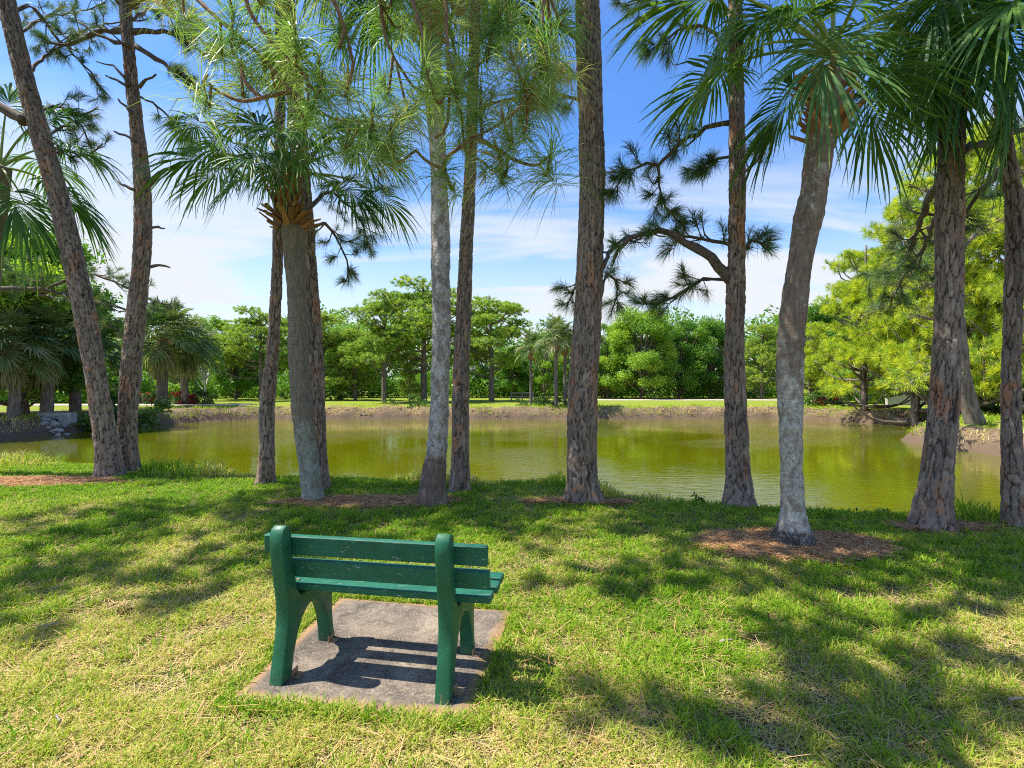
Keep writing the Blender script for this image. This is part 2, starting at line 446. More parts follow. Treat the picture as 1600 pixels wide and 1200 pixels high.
bump(n, l, p, noise(n, l, 20, 4, .6, mapping(n, l)), .6, .02)

# green bench paint, flaked on the planks
def paint(name, base, flake):
    m, n, l, p = newmat(name)
    vec = mapping(n, l, src='Object')
    nn = noise(n, l, 9, 5, .6, vec)
    c = ramp(n, l, nn, [(.3, tuple(t * .78 for t in base)), (.7, tuple(t * 1.15 for t in base))])
    if flake:
        vf = mapping(n, l, (5, 28, 28)); fl = noise(n, l, 1.6, 6, .75, vf)
        fm = mrange(n, l, fl, .615, .65, 0, .7)
        c = mixc(n, l, fm, c, (.42, .46, .42))
        vg = mapping(n, l, (3.5, 60, 60)); c = mixc(n, l, mrange(n, l, noise(n, l, 1.5, 4, .7, vg), .42, .34, 0, .55), c, tuple(t * .35 for t in base))
    c = mixc(n, l, mrange(n, l, noise(n, l, 90, 2, .5, vec), .70, .73, 0, .5), c, (.24, .34, .28))
    c = mixc(n, l, mrange(n, l, noise(n, l, 14, 6, .8, vec, .5), .62, .74, 0, .25), c, (.10, .20, .13))
    spz = N(n, 'SeparateXYZ'); l.new(vec, spz.inputs[0]); zlo = mrange(n, l, spz.outputs[2], .16, .0, 0, .3)
    zz_ = N(n, 'Math', operation='ADD'); l.new(zlo, zz_.inputs[0]); l.new(noise(n, l, 40, 5, .7, vec), zz_.inputs[1])
    c = mixc(n, l, mrange(n, l, zz_.outputs[0], .76, .90, 0, .6), c, (.16, .14, .09))
    l.new(c, p.inputs['Base Color']); p.inputs['Roughness'].default_value = .33
    l.new(mrange(n, l, nn, .3, .7, .36, .6), p.inputs['Roughness'])
    p.inputs['Specular IOR Level'].default_value = .3
    if flake: bump(n, l, p, noise(n, l, 2, 5, .6, mapping(n, l, (3, 40, 40))), .35, .004)
    else: bump(n, l, p, noise(n, l, 35, 4, .6, vec), .25, .004)
    return m
M['paint'] = paint('green_paint', (.020, .130, .066), False)
M['paint_flaked'] = paint('flaked_green_paint', (.018, .135, .082), True)
m, n, l, p = newmat('rusty_bracket_metal'); M['bracket'] = m
l.new(ramp(n, l, noise(n, l, 60, 4, .6, mapping(n, l)), [(.35, (.22, .10, .04)), (.65, (.50, .40, .24))]), p.inputs['Base Color']); p.inputs['Roughness'].default_value = .6; p.inputs['Metallic'].default_value = .3
def flat(name, c, rough=.6, metal=0):
    m, n, l, p = newmat(name)
    l.new(ramp(n, l, noise(n, l, 12, 4, .6, mapping(n, l)), [(.3, tuple(t * .8 for t in c)), (.7, tuple(min(1, t * 1.15) for t in c))]), p.inputs['Base Color'])
    p.inputs['Roughness'].default_value = rough; p.inputs['Metallic'].default_value = metal; return m
M['postgreen'] = flat('lamp_green_paint', (.25, .42, .34), .4)
M['lampglass'] = flat('frosted_lamp_glass', (.7, .75, .72), .3)
M['greywood'] = flat('weathered_grey_wood', (.30, .27, .23), .85)
M['deadwood'] = flat('bleached_dead_wood', (.34, .27, .21), .85)
M['cone'] = flat('pine_cone_scales', (.20, .11, .06), .8)
M['dark'] = flat('painted_pipe_shade', (.02, .02, .02), .9)
M['whitewall'] = flat('pale_rendered_wall', (.42, .41, .39), .8)

# ------------------------------------------------------------------ terrain and pond
# water's edge, ordered; near shore lies 1.2 m beyond the grassy crest
crest = [(-10.6, 10.2), (-8.6, 9.9), (-7.2, 9.75), (-5.6, 9.0), (-4.0, 8.55), (-2.1, 8.3), (-.7, 8.05), (.8, 8.3), (1.6, 7.5), (2.2, 6.85), (3.0, 6.55), (3.7, 6.3), (4.7, 6.05), (5.7, 5.95), (6.6, 5.85), (9, 5.6)]
near_edge = [(x, y + .95) for x, y in crest]
POLY = np.array(near_edge + [(16, 6.3), (20, 9.5), (19.4, 14), (17.6, 18), (17.3, 21), (18.2, 23.4), (23.5, 26.5), (25.4, 31), (24.6, 33.5), (23.0, 36.2), (20.2, 38.4),
                 (14, 38.7), (8, 38.2), (3, 38.6), (-3, 38.0), (-8, 38.6), (-13, 38.2), (-18.8, 38.6), (-21.3, 37), (-22.6, 34.6), (-22.4, 31), (-24.2, 28.6), (-23.8, 26), (-23.9, 23), (-27, 18), (-26, 13.5), (-18, 11.2)])
def sdist(x, y):
    x = np.asarray(x, float); y = np.asarray(y, float)
    d = np.full(x.shape, 1e9); ins = np.zeros(x.shape, bool)
    P = POLY; Q = np.roll(P, -1, 0)
    for (ax, ay), (bx, by) in zip(P, Q):
        ex, ey = bx - ax, by - ay
        t = np.clip(((x - ax) * ex + (y - ay) * ey) / (ex * ex + ey * ey), 0, 1)
        d = np.minimum(d, np.hypot(x - ax - t * ex, y - ay - t * ey))
        c = ((ay > y) != (by > y)) & (x < (bx - ax) * (y - ay) / (by - ay + 1e-12) + ax)
        ins ^= c
    return np.where(ins, -d, d)
WATER = -.9
def Hh(x, y, sd=None):
    x = np.asarray(x, float); y = np.asarray(y, float)
    if sd is None: sd = sdist(x, y)
    w = sd + .38 * (fbm(x * 1.3, y * 1.3, 0, 3) - .5) * sstep(12, 16, y)
    wid = np.where(y < 14, .95, 1.15)
    k = np.clip(w / wid, 0, 1)
    up = np.where(y < 14, sstep(0, 1, k), np.clip(1.25 * k ** .75 - .25 * k ** 3, 0, 1))
    z = WATER + (-WATER) * up
    z = np.where(w < 0, WATER + w * .5, z)
    z = np.maximum(z, -2.2)
    z = z + .34 * (fbm(x * 1.7, y * 1.7, 0, 9) - .5) * sstep(14, 18, y) * sstep(3, .5, np.abs(w - .6)) + .05 * (fbm(x * .5, y * .5, 0, 21) - .5) * sstep(6, 12, np.hypot(x, y)) * sstep(0, 1.5, w)
    z = z + np.where(y > 42, (y - 42) * .004, 0)
    return z
def Hf(x, y): return float(Hh(np.array([x]), np.array([y]))[0])

def axis(parts):
    return np.concatenate([np.arange(a, b, s) for a, b, s in parts])
xs = np.r_[-600, -300, -150, -90, -65, -50, axis([(-42, -30, 1.5), (-30, 30, .25), (30, 42, 1.5)]), 42, 50, 65, 90, 150, 300, 600]
ys = np.r_[-500, -200, -80, -30, -12, axis([(-6, 0, 1.), (0, 13, .2), (13, 36, .45), (36, 44, .22), (44, 90, 2.0)]), 90, 120, 180, 300, 600, 900]
gx, gy = np.meshgrid(xs, ys)
sd = sdist(gx, gy); gz = Hh(gx, gy, sd)
g = Geo()
nx, ny = len(xs), len(ys)
i = np.arange(ny - 1)[:, None]; j = np.arange(nx - 1)[None]
a = i * nx + j
bankv = (1 - sstep(.9, 1.5, sd + .9 * (fbm(gx * 1.1, gy * 1.1, 0, 5) - .5))) * np.where(gy < 14, .45, 1)
# bare, needle-littered earth on the shaded left bank
leftb = sstep(-19, -25, gx) * sstep(12, 16, gy) * sstep(44, 34, gy) * sstep(14, 3, sd)
bankv = np.maximum(bankv, leftb * .75)
wetv = sstep(.5, .1, sd)
g.add(np.stack([gx, gy, gz], -1), np.stack([a, a + 1, a + nx + 1, a + nx], -1).reshape(-1, 4),
      bank=bankv.ravel(), wet=wetv.ravel(), near=(sstep(20, 12, gy)).ravel())
ground = tag(g.build('ground', M['ground'], smooth=True), 'lawn running down to the pond and round its far bank', kind='structure')
g = Geo(); g.add([(-30, 5.2, WATER), (30, 5.2, WATER), (30, 42, WATER), (-30, 42, WATER)], [(0, 1, 2, 3)])
tag(g.build('water', M['water']), 'olive green pond water with soft reflections', kind='structure')
# footpath beyond the pond
px = np.linspace(9.5, 44, 40); g = Geo()
pc = 58.5 + .5 * np.sin(px * .1)
A_ = np.stack([px, pc - 2.0, Hh(px, pc - 2.0) + .02], -1); B_ = np.stack([px, pc + 2.0, Hh(px, pc + 2.0) + .03], -1)
A2 = A_ - [0, 0, .3]; V = np.stack([A2, A_, B_], 1).reshape(-1, 3)
k = np.arange(39) * 3
g.add(V, np.concatenate([np.stack([k, k + 3, k + 4, k + 1], -1), np.stack([k + 1, k + 4, k + 5, k + 2], -1)]))
tag(g.build('path', M['path']), 'pale pinkish path along the far lawn', kind='structure')
# driveway seen at the left under the palms
px = np.linspace(-44, -23, 24); g = Geo(); pc = 44 + 0 * px
A_ = np.stack([px, pc - 1.6, Hh(px, pc - 1.6) + .02], -1); B_ = np.stack([px, pc + 1.6, Hh(px, pc + 1.6) + .03], -1)
V = np.stack([A_, B_], 1).reshape(-1, 3); k = np.arange(23) * 2
g.add(V, np.stack([k, k + 2, k + 3, k + 1], -1))
tag(g.build('driveway', M['path']), 'pale drive behind the palms on the left bank', kind='structure')

# ------------------------------------------------------------------ bench and slab
th = math.radians(9.8)
U = np.array([math.cos(th), -math.sin(th), 0]); W = np.array([math.sin(th), math.cos(th), 0]); Zv = np.array([0, 0, 1.])
K_ = 1 - .028 / EYE
B0 = np.array([-.797 * K_, 2.545 * K_, 0.0])
SL = .028   # slab top above the ground
padc = np.array([(-1.421, 2.53), (-.219, 2.378), (0.0, 3.52), (-1.295, 3.756)]) * K_
def inpad(x, y, grow=0.0):
    c = padc.mean(0); P = c + (padc - c) * (1 + grow); r = np.ones(np.shape(x), bool)
    for (ax, ay), (bx, by) in zip(P, np.roll(P, -1, 0)): r &= ((bx - ax) * (y - ay) - (by - ay) * (x - ax)) > 0
    return r
g = Geo(); n_ = 28
tt = np.linspace(0, 1, n_)
uu, vv = np.meshgrid(tt, tt)
c4 = padc
XY = (c4[0] * ((1 - uu) * (1 - vv))[..., None] + c4[1] * (uu * (1 - vv))[..., None] + c4[2] * (uu * vv)[..., None] + c4[3] * ((1 - uu) * vv)[..., None])
ed = np.minimum(np.minimum(uu, 1 - uu), np.minimum(vv, 1 - vv))
wob = (fbm(XY[..., 0] * 9, XY[..., 1] * 9, 0, 4) - .5) * .03 * (ed < .01)
cc = padc.mean(0)
XY = XY + (XY - cc) * wob[..., None]
top = SL - .012 * (ed < .005) + .004 * (fbm(XY[..., 0] * 3, XY[..., 1] * 3, 0, 8) - .5)
V = np.concatenate([XY.reshape(-1, 2), top.reshape(-1, 1)], 1)
i = np.arange(n_ - 1)[:, None]; j = np.arange(n_ - 1)[None]; a = i * n_ + j
Q = np.stack([a, a + 1, a + n_ + 1, a + n_], -1).reshape(-1, 4)
rim = np.r_[np.arange(n_), np.arange(1, n_) * n_ + n_ - 1, (n_ - 1) * n_ + np.arange(n_ - 2, -1, -1), np.arange(n_ - 2, 0, -1) * n_]
lowr = V[rim] * [1, 1, 0] + [0, 0, -.08]
k = np.arange(len(rim)); q2 = np.stack([rim, V.shape[0] + k, V.shape[0] + (k + 1) % len(k), np.roll(rim, -1)], -1)
edge = np.r_[(1 - sstep(0, .10, ed + .06 * (fbm(XY[..., 0] * 7, XY[..., 1] * 7, 0, 14) - .5))).ravel(), np.ones(len(rim))]
g.add(np.vstack([V, lowr]), np.vstack([Q, q2[:, ::-1]]), edge=edge)
slab = g.build('concrete_slab', M['slab'], base=(cc[0], cc[1], 0))
tag(slab, 'weathered brown concrete slab lying in the grass under the green bench', 'slab')

bench = thing('park_bench', 'green painted park bench on a concrete slab, seen from behind, facing the pond', 'bench', (B0[0], B0[1], SL))
prof = [(0.0, 0), (.012, .07), (.032, .16), (.05, .25), (.057, .33), (.05, .43), (.032, .54), (.014, .65), (.004, .74), (.004, .80), (.02, .832), (.045, .845), (.072, .835), (.088, .805), (.092, .75), (.10, .66), (.118, .56), (.135, .48), (.152, .43), (.18, .405), (.215, .408), (.25, .425), (.30, .435), (.50, .435), (.525, .42), (.525, .36), (.505, .28), (.502, .18), (.515, .08), (.535, 0), (.462, 0), (.452, .09), (.432, .18), (.398, .255), (.35, .305), (.29, .325), (.235, .31), (.188, .27), (.145, .20), (.112, .11), (.088, 0)]
prof = np.array(prof); prof[:, 1] = np.where(prof[:, 1] > .45, .45 + (prof[:, 1] - .45) * .93, prof[:, 1])
def bl(u, v, z): return B0 + U * u + W * v + Zv * (z + SL)
import mathutils
def frame_part(uc):
    g = Geo(); t = .038; n = len(prof)
    # inset ring gives the rounded edge
    d = nrm(np.roll(prof, -1, 0) - np.roll(prof, 1, 0)); nn = np.stack([d[:, 1], -d[:, 0]], -1)
    area = np.sum(prof[:, 0] * np.roll(prof[:, 1], -1) - np.roll(prof[:, 0], -1) * prof[:, 1])
    if area < 0: nn = -nn
    ins = prof - nn * .010
    ins2 = prof - nn * .003
    rings = [(-t, ins), (-t + .003, ins2), (-t + .010, prof), (t - .010, prof), (t - .003, ins2), (t, ins)]
    V = np.vstack([[bl(uc + o, v, max(z, 0)) for v, z in r] for o, r in rings])
    q = []
    for r in range(5):
        for k in range(n): q.append((r * n + k, r * n + (k + 1) % n, (r + 1) * n + (k + 1) % n, (r + 1) * n + k))
    tri = mathutils.geometry.tessellate_polygon([[Vector((v, z, 0)) for v, z in ins]])
    T = [tuple(f) for f in tri] + [tuple(5 * n + i for i in f[::-1]) for f in tri]
    g.add(V, q, T)
    o = g.build('side_frame', M['paint'], bench, smooth=True)
    import bmesh
    bm = bmesh.new(); bm.from_mesh(o.data); bmesh.ops.recalc_face_normals(bm, faces=bm.faces); bm.to_mesh(o.data); bm.free(); o.data.set_sharp_from_angle(angle=math.radians(40))
    for v in (.10, .47):
        gb = Geo(); R = np.stack([U, W, Zv], 1)
        box(gb, bl(uc + t + .022, v if v > .2 else v + .01, .004), (.044, .05, .006), R)
        box(gb, bl(uc + t + .003, v if v > .2 else v + .01, .02), (.005, .05, .035), R)
        tube(gb, [bl(uc + t + .025, v if v > .2 else v + .01, .006), bl(uc + t + .025, v if v > .2 else v + .01, .018)], [.007, .007], 6)
        gb.build('bracket', M['bracket'], o)
    return o
frame_part(-.447); frame_part(.447)
def plank(name, u0, u1, v, z, w, h, tilt, seed):
    """local bench axes, so the painted grain runs along the plank"""
    g = Geo(); r = rs(seed)
    ca, sa = math.cos(tilt), math.sin(tilt)
    R = np.stack([U, W * ca + Zv * sa, -W * sa + Zv * ca], 1)
    box(g, bl((u0 + u1) / 2, v, z), (u1 - u0, w, h), R, .005)
    o = g.build(name, M['paint_flaked'], bench)
    return o
plank('back_slat', -.585, .650, .121, .695, .036, .104, .08, 1)
plank('back_slat', -.545, .655, .146, .565, .036, .098, .14, 2)
plank('seat_slat', -.575, .655, .205, .452, .088, .038, 0, 3)
plank('seat_slat', -.560, .665, .335, .454, .088, .038, 0, 4)
plank('seat_slat', -.570, .660, .465, .452, .088, .038, 0, 5)
for u in (-.447, .447):
    for v, z in ((.205, .472), (.335, .474), (.465, .472)):
        g = Geo(); tube(g, [bl(u + .0, v, z - .004), bl(u, v, z + .004)], [.011, .009], 8); g.build('bolt', M['bracket'], bench)

# ------------------------------------------------------------------ trees: trunks
def pine_trunk(root, pts, ztop=None, m=72, seed=0, step=.022, top_r=.05, lean=(0, 0), Z=8., dz=None, foot=1.35, name='trunk', mat='bark'):
    """pts = [(px x, px y, px width)], bottom to top; continued above the frame to ztop"""
    P = []
    for q in pts:
        zz_ = Z if len(q) < 4 else q[3]
        p3 = PX(q[0], q[1], zz_); P.append([*p3, q[2] / F * zz_ / 2 * math.cos(math.atan((q[0] - 800) / F)) * .94])
    P = np.array(P)
    P[0, 2] = min(P[0, 2], Hf(P[0, 0], P[0, 1])) - .12
    if ztop:
        d = nrm(P[-1, :3] - P[-2, :3]); h0 = P[-1, 2]; k = 0
        cur = P[-1, :3].copy(); nst = max(2, int((ztop - h0) / 1.6)); ext = []
        for k in range(1, nst + 1):
            d = nrm(d * .8 + np.array([lean[0], lean[1], 1]) * .2); cur = cur + d * (ztop - h0) / nst / max(d[2], .6)
            ext.append([*cur, P[-1, 3] * (1 - k / nst) + top_r * k / nst])
        P = np.vstack([P, ext])
    Lh = np.sum(np.linalg.norm(np.diff(P[:, :3], axis=0), axis=1))
    fine_top = 8.5
    C = spline(P, int(Lh / step))
    # coarser above the frame
    hi = np.where(C[:, 2] > fine_top)[0]
    if len(hi) > 20: C = np.vstack([C[:hi[0]], C[hi[0]::8]])
    R = C[:, 3]; C3 = C[:, :3]
    v = np.r_[0, np.cumsum(np.linalg.norm(np.diff(C3, axis=0), axis=1))]
    t, s, b = frames(C3)
    a = np.arange(m) / m * 2 * np.pi
    uu, vv = np.meshgrid(np.arange(m) / m, v)
    # root flare
    fl = np.exp(-vv / .13) * (foot - 1) * 2.2 * (.1 + 1.8 * fbm(np.cos(2 * np.pi * uu) * 1.6 + 5, np.sin(2 * np.pi * uu) * 1.6, 0, seed + 7, 2))
    circ = 2 * np.pi * R.mean(); ncol = max(6, int(circ / .046)); ch = .25
    cu_, su_ = np.cos(2 * np.pi * uu) * ncol / 6.28, np.sin(2 * np.pi * uu) * ncol / 6.28
    x = uu * ncol + 1.0 * (fbm(cu_ * .8 + 20, su_ * .8, vv * 6, seed, 3) - .5); y = vv / ch + 1.5 * (fbm(cu_ * 1.1, su_ * 1.1, vv * 5, seed + 3, 3) - .5)
    ix, iy = np.floor(x).astype(np.int64), np.floor(y).astype(np.int64)
    f1 = np.full(x.shape, 9.); f2 = np.full(x.shape, 9.); pid = np.zeros(x.shape)
    for dx in (-1, 0, 1):
        for dy in (-1, 0, 1):
            cx, cy_ = ix + dx, iy + dy; cm = np.mod(cx, ncol)
            jx = cx + h3(cm, cy_, 0 * cm, seed + 11); jy = cy_ + h3(cm, cy_, 0 * cm + 1, seed + 12)
            dd = np.hypot(x - jx, (y - jy) * .9); hh = h3(cm, cy_, 0 * cm + 2, seed + 13)
            nw = dd < f1
            f2 = np.where(nw, f1, np.minimum(f2, dd)); pid = np.where(nw, hh, pid); f1 = np.where(nw, dd, f1)
    e = f2 - f1
    k_ = sstep(.0, .20, e)
    flake = fbm(cu_ * 2.2 + 9, su_ * 2.2, vv * 16, seed + 30, 4)
    disp = (k_ * .014 + pid * .010 * k_ + (flake - .5) * .022) - .004 * np.clip(R[:, None] / .16, .5, 1.2)
    big = (fbm(np.cos(2 * np.pi * uu) * 1.2 + 9, np.sin(2 * np.pi * uu) * 1.2, vv * 1.6, seed + 50, 3) - .5) * .20
    rr = R[:, None] * (1 + fl + big) + disp - .012
    V = C3[:, None] + rr[..., None] * (np.cos(a)[None, :, None] * s[:, None] + np.sin(a)[None, :, None] * b[:, None])
    g = Geo(); g.add(V, ringgrid(len(C3), m), crev=np.clip((1 - sstep(.0, .13, e)) * (.4 + 1.2 * (1 - flake)), 0, 1).ravel(), plate=np.clip(.32 + pid * .40 + (flake - .5) * .6, 0, 1).ravel())
    g.build(name, M[mat], root, smooth=True)
    return C3, R

def palm_trunk(root, pts, Z, mat, seed=0, m=56, top=None, foot=1.0, swell=None):
    P = np.array([[*PX(x, y, Z), w / F * Z / 2 * math.cos(math.atan((x - 800) / F)) * .95] for x, y, w in pts])
    P[0, 2] = min(P[0, 2], Hf(P[0, 0], P[0, 1])) - .08
    if top is not None: P = np.vstack([P, [*top]])
    L_ = np.sum(np.linalg.norm(np.diff(P[:, :3], axis=0), axis=1)); C = spline(P, int(L_ / .025))
    C3, R = C[:, :3], C[:, 3]; v = np.r_[0, np.cumsum(np.linalg.norm(np.diff(C3, axis=0), axis=1))]
    t, s, b = frames(C3); a = np.arange(m) / m * 2 * np.pi
    uu, vv = np.meshgrid(np.arange(m) / m, v); cx, sx = np.cos(2 * np.pi * uu), np.sin(2 * np.pi * uu)
    ring = (vnoise(vv * 14, vv * 0, 0, seed) - .5) * .012 + (fbm(cx * 4 + 7, sx * 4, vv * 30, seed + 1, 3) - .5) * .018 + (fbm(cx + 3, sx, vv * 1.1, seed + 2, 2) - .5) * .05
    base_b = foot * np.exp(-(vv / .24) ** 2) * (.065 + .08 * fbm(cx * 6 + 4, sx * 6, vv * 16, seed + 5, 3))
    rr = R[:, None] + ring + base_b
    V = C3[:, None] + rr[..., None] * (np.cos(a)[None, :, None] * s[:, None] + np.sin(a)[None, :, None] * b[:, None])
    g = Geo(); g.add(V, ringgrid(len(C3), m)); g.build('trunk', M[mat], root, smooth=True)
    return C3, R

# ------------------------------------------------------------------ trees: needles
def needles(g, tips, dirs, n=55, ln=.22, w=.005, spread=(.25, 1.35), droop=.35, seed=0, tint=(.3, .9), back=.12, size=None):
    """tufts of long needles round the twig tips (all at once)"""
    r = rs(seed); tips = np.asarray(tips); dirs = nrm(np.asarray(dirs)); T_ = len(tips)
    if T_ == 0: return
    sz = np.ones(T_) if size is None else np.asarray(size)
    tips = np.repeat(tips, n, 0); D = np.repeat(dirs, n, 0); sz = np.repeat(sz, n)
    K = len(tips)
    ref = nrm(r.normal(size=(K, 3))); s_ = nrm(np.cross(D, ref)); th_ = r.uniform(*spread, K)
    bk = r.uniform(0, 1, K)
    th_ = th_ * (.55 + .55 * bk)
    d = D * np.cos(th_)[:, None] + s_ * np.sin(th_)[:, None]
    o = tips - D * (bk * back * sz)[:, None]
    L_ = ln * sz * r.uniform(.7, 1.1, K)
    dr = droop * r.uniform(.5, 1.3, K)
    wd = nrm(np.cross(d, nrm(r.normal(size=(K, 3))))) * (w / 2)
    dn = np.array([0, 0, -1.])
    def at_(t): return o + d * (L_ * t)[:, None] + dn * (L_ * dr * t * t)[:, None]
    p0, p1, p2 = at_(0), at_(.5), at_(1.0)
    V = np.stack([p0 - wd * .7, p0 + wd * .7, p1 + wd, p1 - wd, p2], 1)
    k = np.arange(K) * 5
    tn = np.clip(np.repeat(r.uniform(*tint, T_), n) + r.normal(0, .10, K), .02, 1)
    dead = r.uniform(size=K) < .012; tn[dead] = .05
    g.add(V.reshape(-1, 3), np.stack([k, k + 1, k + 2, k + 3], -1), np.stack([k + 3, k + 2, k + 4], -1), tint=np.repeat(tn, 5))

def limb(root, P, r0, r1=.012, ntw=14, tl=(.25, .7), seed=0, t0=.25, up=.25, nk=None, hang=False, bare=False, name='branch', sub=2, flat_=.5, curly=.25, mat='branch', nmat='needle', straightP=False):
    """a branch (own mesh) with side twigs; its needles are a child mesh"""
    r = rs(seed); P = np.asarray(P, float); L_ = np.sum(np.linalg.norm(np.diff(P, axis=0), axis=1))
    n_c = max(5, int(L_ / .12)); C = spline(P, n_c)
    if not straightP: C[1:-1] += r.normal(0, .012, (n_c - 2, 3))
    g = Geo(); R = np.linspace(r0, r1, n_c) * (1 + .12 * r.normal(size=n_c)); tube(g, C, R, 8)
    tips, dirs, size = [], [], []
    tan = nrm(np.gradient(C, axis=0))
    for i_ in range(ntw):
        t = t0 + (1 - t0) * (i_ + r.uniform(0, 1)) / ntw; k = min(int(t * (n_c - 1)), n_c - 1)
        sgn = 1 if i_ % 2 else -1
        side = nrm(np.cross(tan[k], [0, 0, 1.]) + r.normal(0, .25, 3)) * sgn
        side = side * (1 - flat_ * .3) + r.normal(0, 1, 3) * (1 - flat_) * .5
        d = nrm(tan[k] * r.uniform(.3, 1.) + side * r.uniform(.5, 1.1) + np.array([0, 0, up]) + r.normal(0, .15, 3))
        ll = r.uniform(*tl) * (1.1 - .5 * t)
        q0 = C[k]; bend = np.array([0, 0, -1. if hang else 1.]) * ll * r.uniform(.05, .35) + r.normal(0, curly * .3, 3) * ll
        q1 = q0 + d * ll * .5 + r.normal(0, .05, 3) * ll - bend * .4; q2 = q0 + d * ll + bend
        cc_ = spline([q0, q1, q2], 6); tube(g, cc_, np.linspace(min(R[k] * .6, .014 + .01 * ll), .005, 6), 5)
        tips.append(q2); dirs.append(nrm(q2 - q1)); size.append(r.uniform(.8, 1.15))
        for s2 in range(sub):
            kk = 2 + r.randint(0, 3); a0 = cc_[kk]; dd = nrm(nrm(q2 - q0) + r.normal(0, .7, 3) + [0, 0, up * .6]); l2 = ll * r.uniform(.25, .55)
            a1 = a0 + dd * l2; cm_ = (a0 + a1) / 2 + r.normal(0, .08, 3) * l2 - [0, 0, .1 * l2]; tube(g, spline([a0, cm_, a1], 4), np.linspace(.007, .004, 4), 4)
            tips.append(a1); dirs.append(nrm(a1 - cm_)); size.append(r.uniform(.65, 1.05))
    tips.append(C[-1]); dirs.append(tan[-1]); size.append(1.)
    o = g.build(name, M[mat], root, smooth=True)
    if not bare:
        kw = dict(n=58, ln=.23, w=.0048, droop=.30, tint=(.15, .95), back=.15); kw.update(nk or {})
        g2 = Geo(); needles(g2, tips, dirs, seed=seed + 1, size=size, **kw); g2.build('needles', M[nmat], o)
    return o

def pxp(lst, Z):
    return [PX(q[0], q[1], q[2] if len(q) > 2 else Z) for q in lst]

def high_crown(root, C3, R, z0, n_l, seed, ln=(1.6, 3.0), ntw=12, az=None, nk=None):
    """limbs on the part of the trunk above the frame"""
    r = rs(seed); hs = C3[:, 2]; ztop = hs.max()
    if az is None and C3[0, 1] > 5.2: az = (math.pi * 1.08, math.pi * 1.92)   # unseen limbs turned over the lawn, so their shade leaves the shore sunlit
    for i_ in range(n_l):
        z = z0 + (ztop - .3 - z0) * ((i_ + r.uniform(0, .9)) / n_l); k = int(np.argmin(abs(hs - z))); p = C3[k]
        a = r.uniform(0, 2 * math.pi) if az is None else r.uniform(*az)
        ll = r.uniform(*ln) * (1.15 - .5 * (z - z0) / max(ztop - z0, 1)); d = np.array([math.cos(a), math.sin(a), r.uniform(.0, .45)])
        P = [p, p + d * ll * .35 + [0, 0, .1], p + d * ll * .7 + r.normal(0, .15, 3), p + d * ll + [0, 0, .2] + r.normal(0, .15, 3)]
        kw = dict(n=30, ln=.24, w=.011, droop=.25); kw.update(nk or {})
        limb(root, P, max(.02, min(R[k] * .45, .06)), ntw=ntw, seed=seed * 31 + i_, tl=(.45, 1.1), t0=.3, nk=kw, sub=2)

# ------------------------------------------------------------------ palm fronds
def frond_geo(g, start, hub, rad, seed, n=58, droop=.55, pet=True, fold=.25, phim=2.35, pw=.014, tint=(.42, 1.), segs=6, dirn=None):
    r = rs(seed); start, hub = np.asarray(start, float), np.asarray(hub, float)
    d0 = np.linalg.norm(hub - start); mid = (start + hub) / 2 + np.array([0, 0, .20 * d0])
    t = np.linspace(0, 1, 9)[:, None]; pc_ = (1 - t) ** 2 * start + 2 * t * (1 - t) * mid + t ** 2 * hub
    if pet: tube(g, pc_, np.linspace(pw * 1.7, pw * .7, 9), 5, tint=.12)
    T_ = nrm(hub - mid) if dirn is None else nrm(np.asarray(dirn, float))
    T_ = nrm(T_ + np.array([0, 0, -.15]))
    S = np.cross(T_, [0, 0, 1.]); S = nrm(S) if np.linalg.norm(S) > .15 else np.array([1., 0, 0])
    Nn = np.cross(S, T_)
    ph = np.linspace(-phim, phim, n) + r.normal(0, .02, n)
    cosp = np.cos(ph)
    o = hub + T_ * (np.clip(cosp, 0, 1) * .28 * rad)[:, None] + np.array([0, 0, -.06 * rad]) * np.clip(cosp, 0, 1)[:, None]
    d = T_ * cosp[:, None] + S * np.sin(ph)[:, None] + Nn * (fold * np.abs(np.sin(ph)) + .05)[:, None]
    d = nrm(d + r.normal(0, .03, (n, 3)))
    L_ = rad * (.80 + .22 * cosp) * r.uniform(.88, 1.08, n)
    dr = droop * r.uniform(.6, 1.35, n)
    sv = np.r_[0, .22, .45, .65, .83, 1.0] if segs == 6 else np.r_[0, .5, 1.]
    dphi = 2 * phim / n
    wbase = 2 * math.tan(dphi / 2) * .45 * L_ * 1.35
    Vs = []
    for s_ in sv:
        p = o + d * (L_ * s_ * (1 - .12 * dr * s_))[:, None] + np.array([0, 0, -1.]) * (L_ * dr * s_ ** 2.3)[:, None]
        p = p + r.normal(0, .012, (n, 3)) * s_
        wv = nrm(np.cross(d, Nn)); sg = np.where(np.arange(n) % 2 == 0, 1, -1)
        wv = nrm(wv + Nn * (.45 * sg)[:, None])
        ww_ = wbase * (s_ / .45 if s_ <= .45 else ((1 - s_) / .55) ** .6)
        ww_ = np.maximum(ww_, .003) / 2
        Vs += [p - wv * ww_[:, None], p + wv * ww_[:, None]]
    V = np.stack(Vs, 1); m_ = len(sv) * 2; k = np.arange(n)[:, None] * m_; qs = []
    for s_ in range(len(sv) - 1): qs.append(np.stack([k[:, 0] + 2 * s_, k[:, 0] + 2 * s_ + 1, k[:, 0] + 2 * s_ + 3, k[:, 0] + 2 * s_ + 2], -1))
    tn = np.clip(r.uniform(*tint) + r.normal(0, .10, n), 0, 1)
    ta = np.repeat(tn[:, None], m_, 1)
    ta[:, -2:] *= .55
    g.add(V.reshape(-1, 3), np.concatenate(qs), tint=ta.ravel())
def frond(root, start, hub, rad, seed, mat='frond', **kw):
    g = Geo(); frond_geo(g, start, hub, rad, seed, **kw); return g.build('frond', M[mat], root)

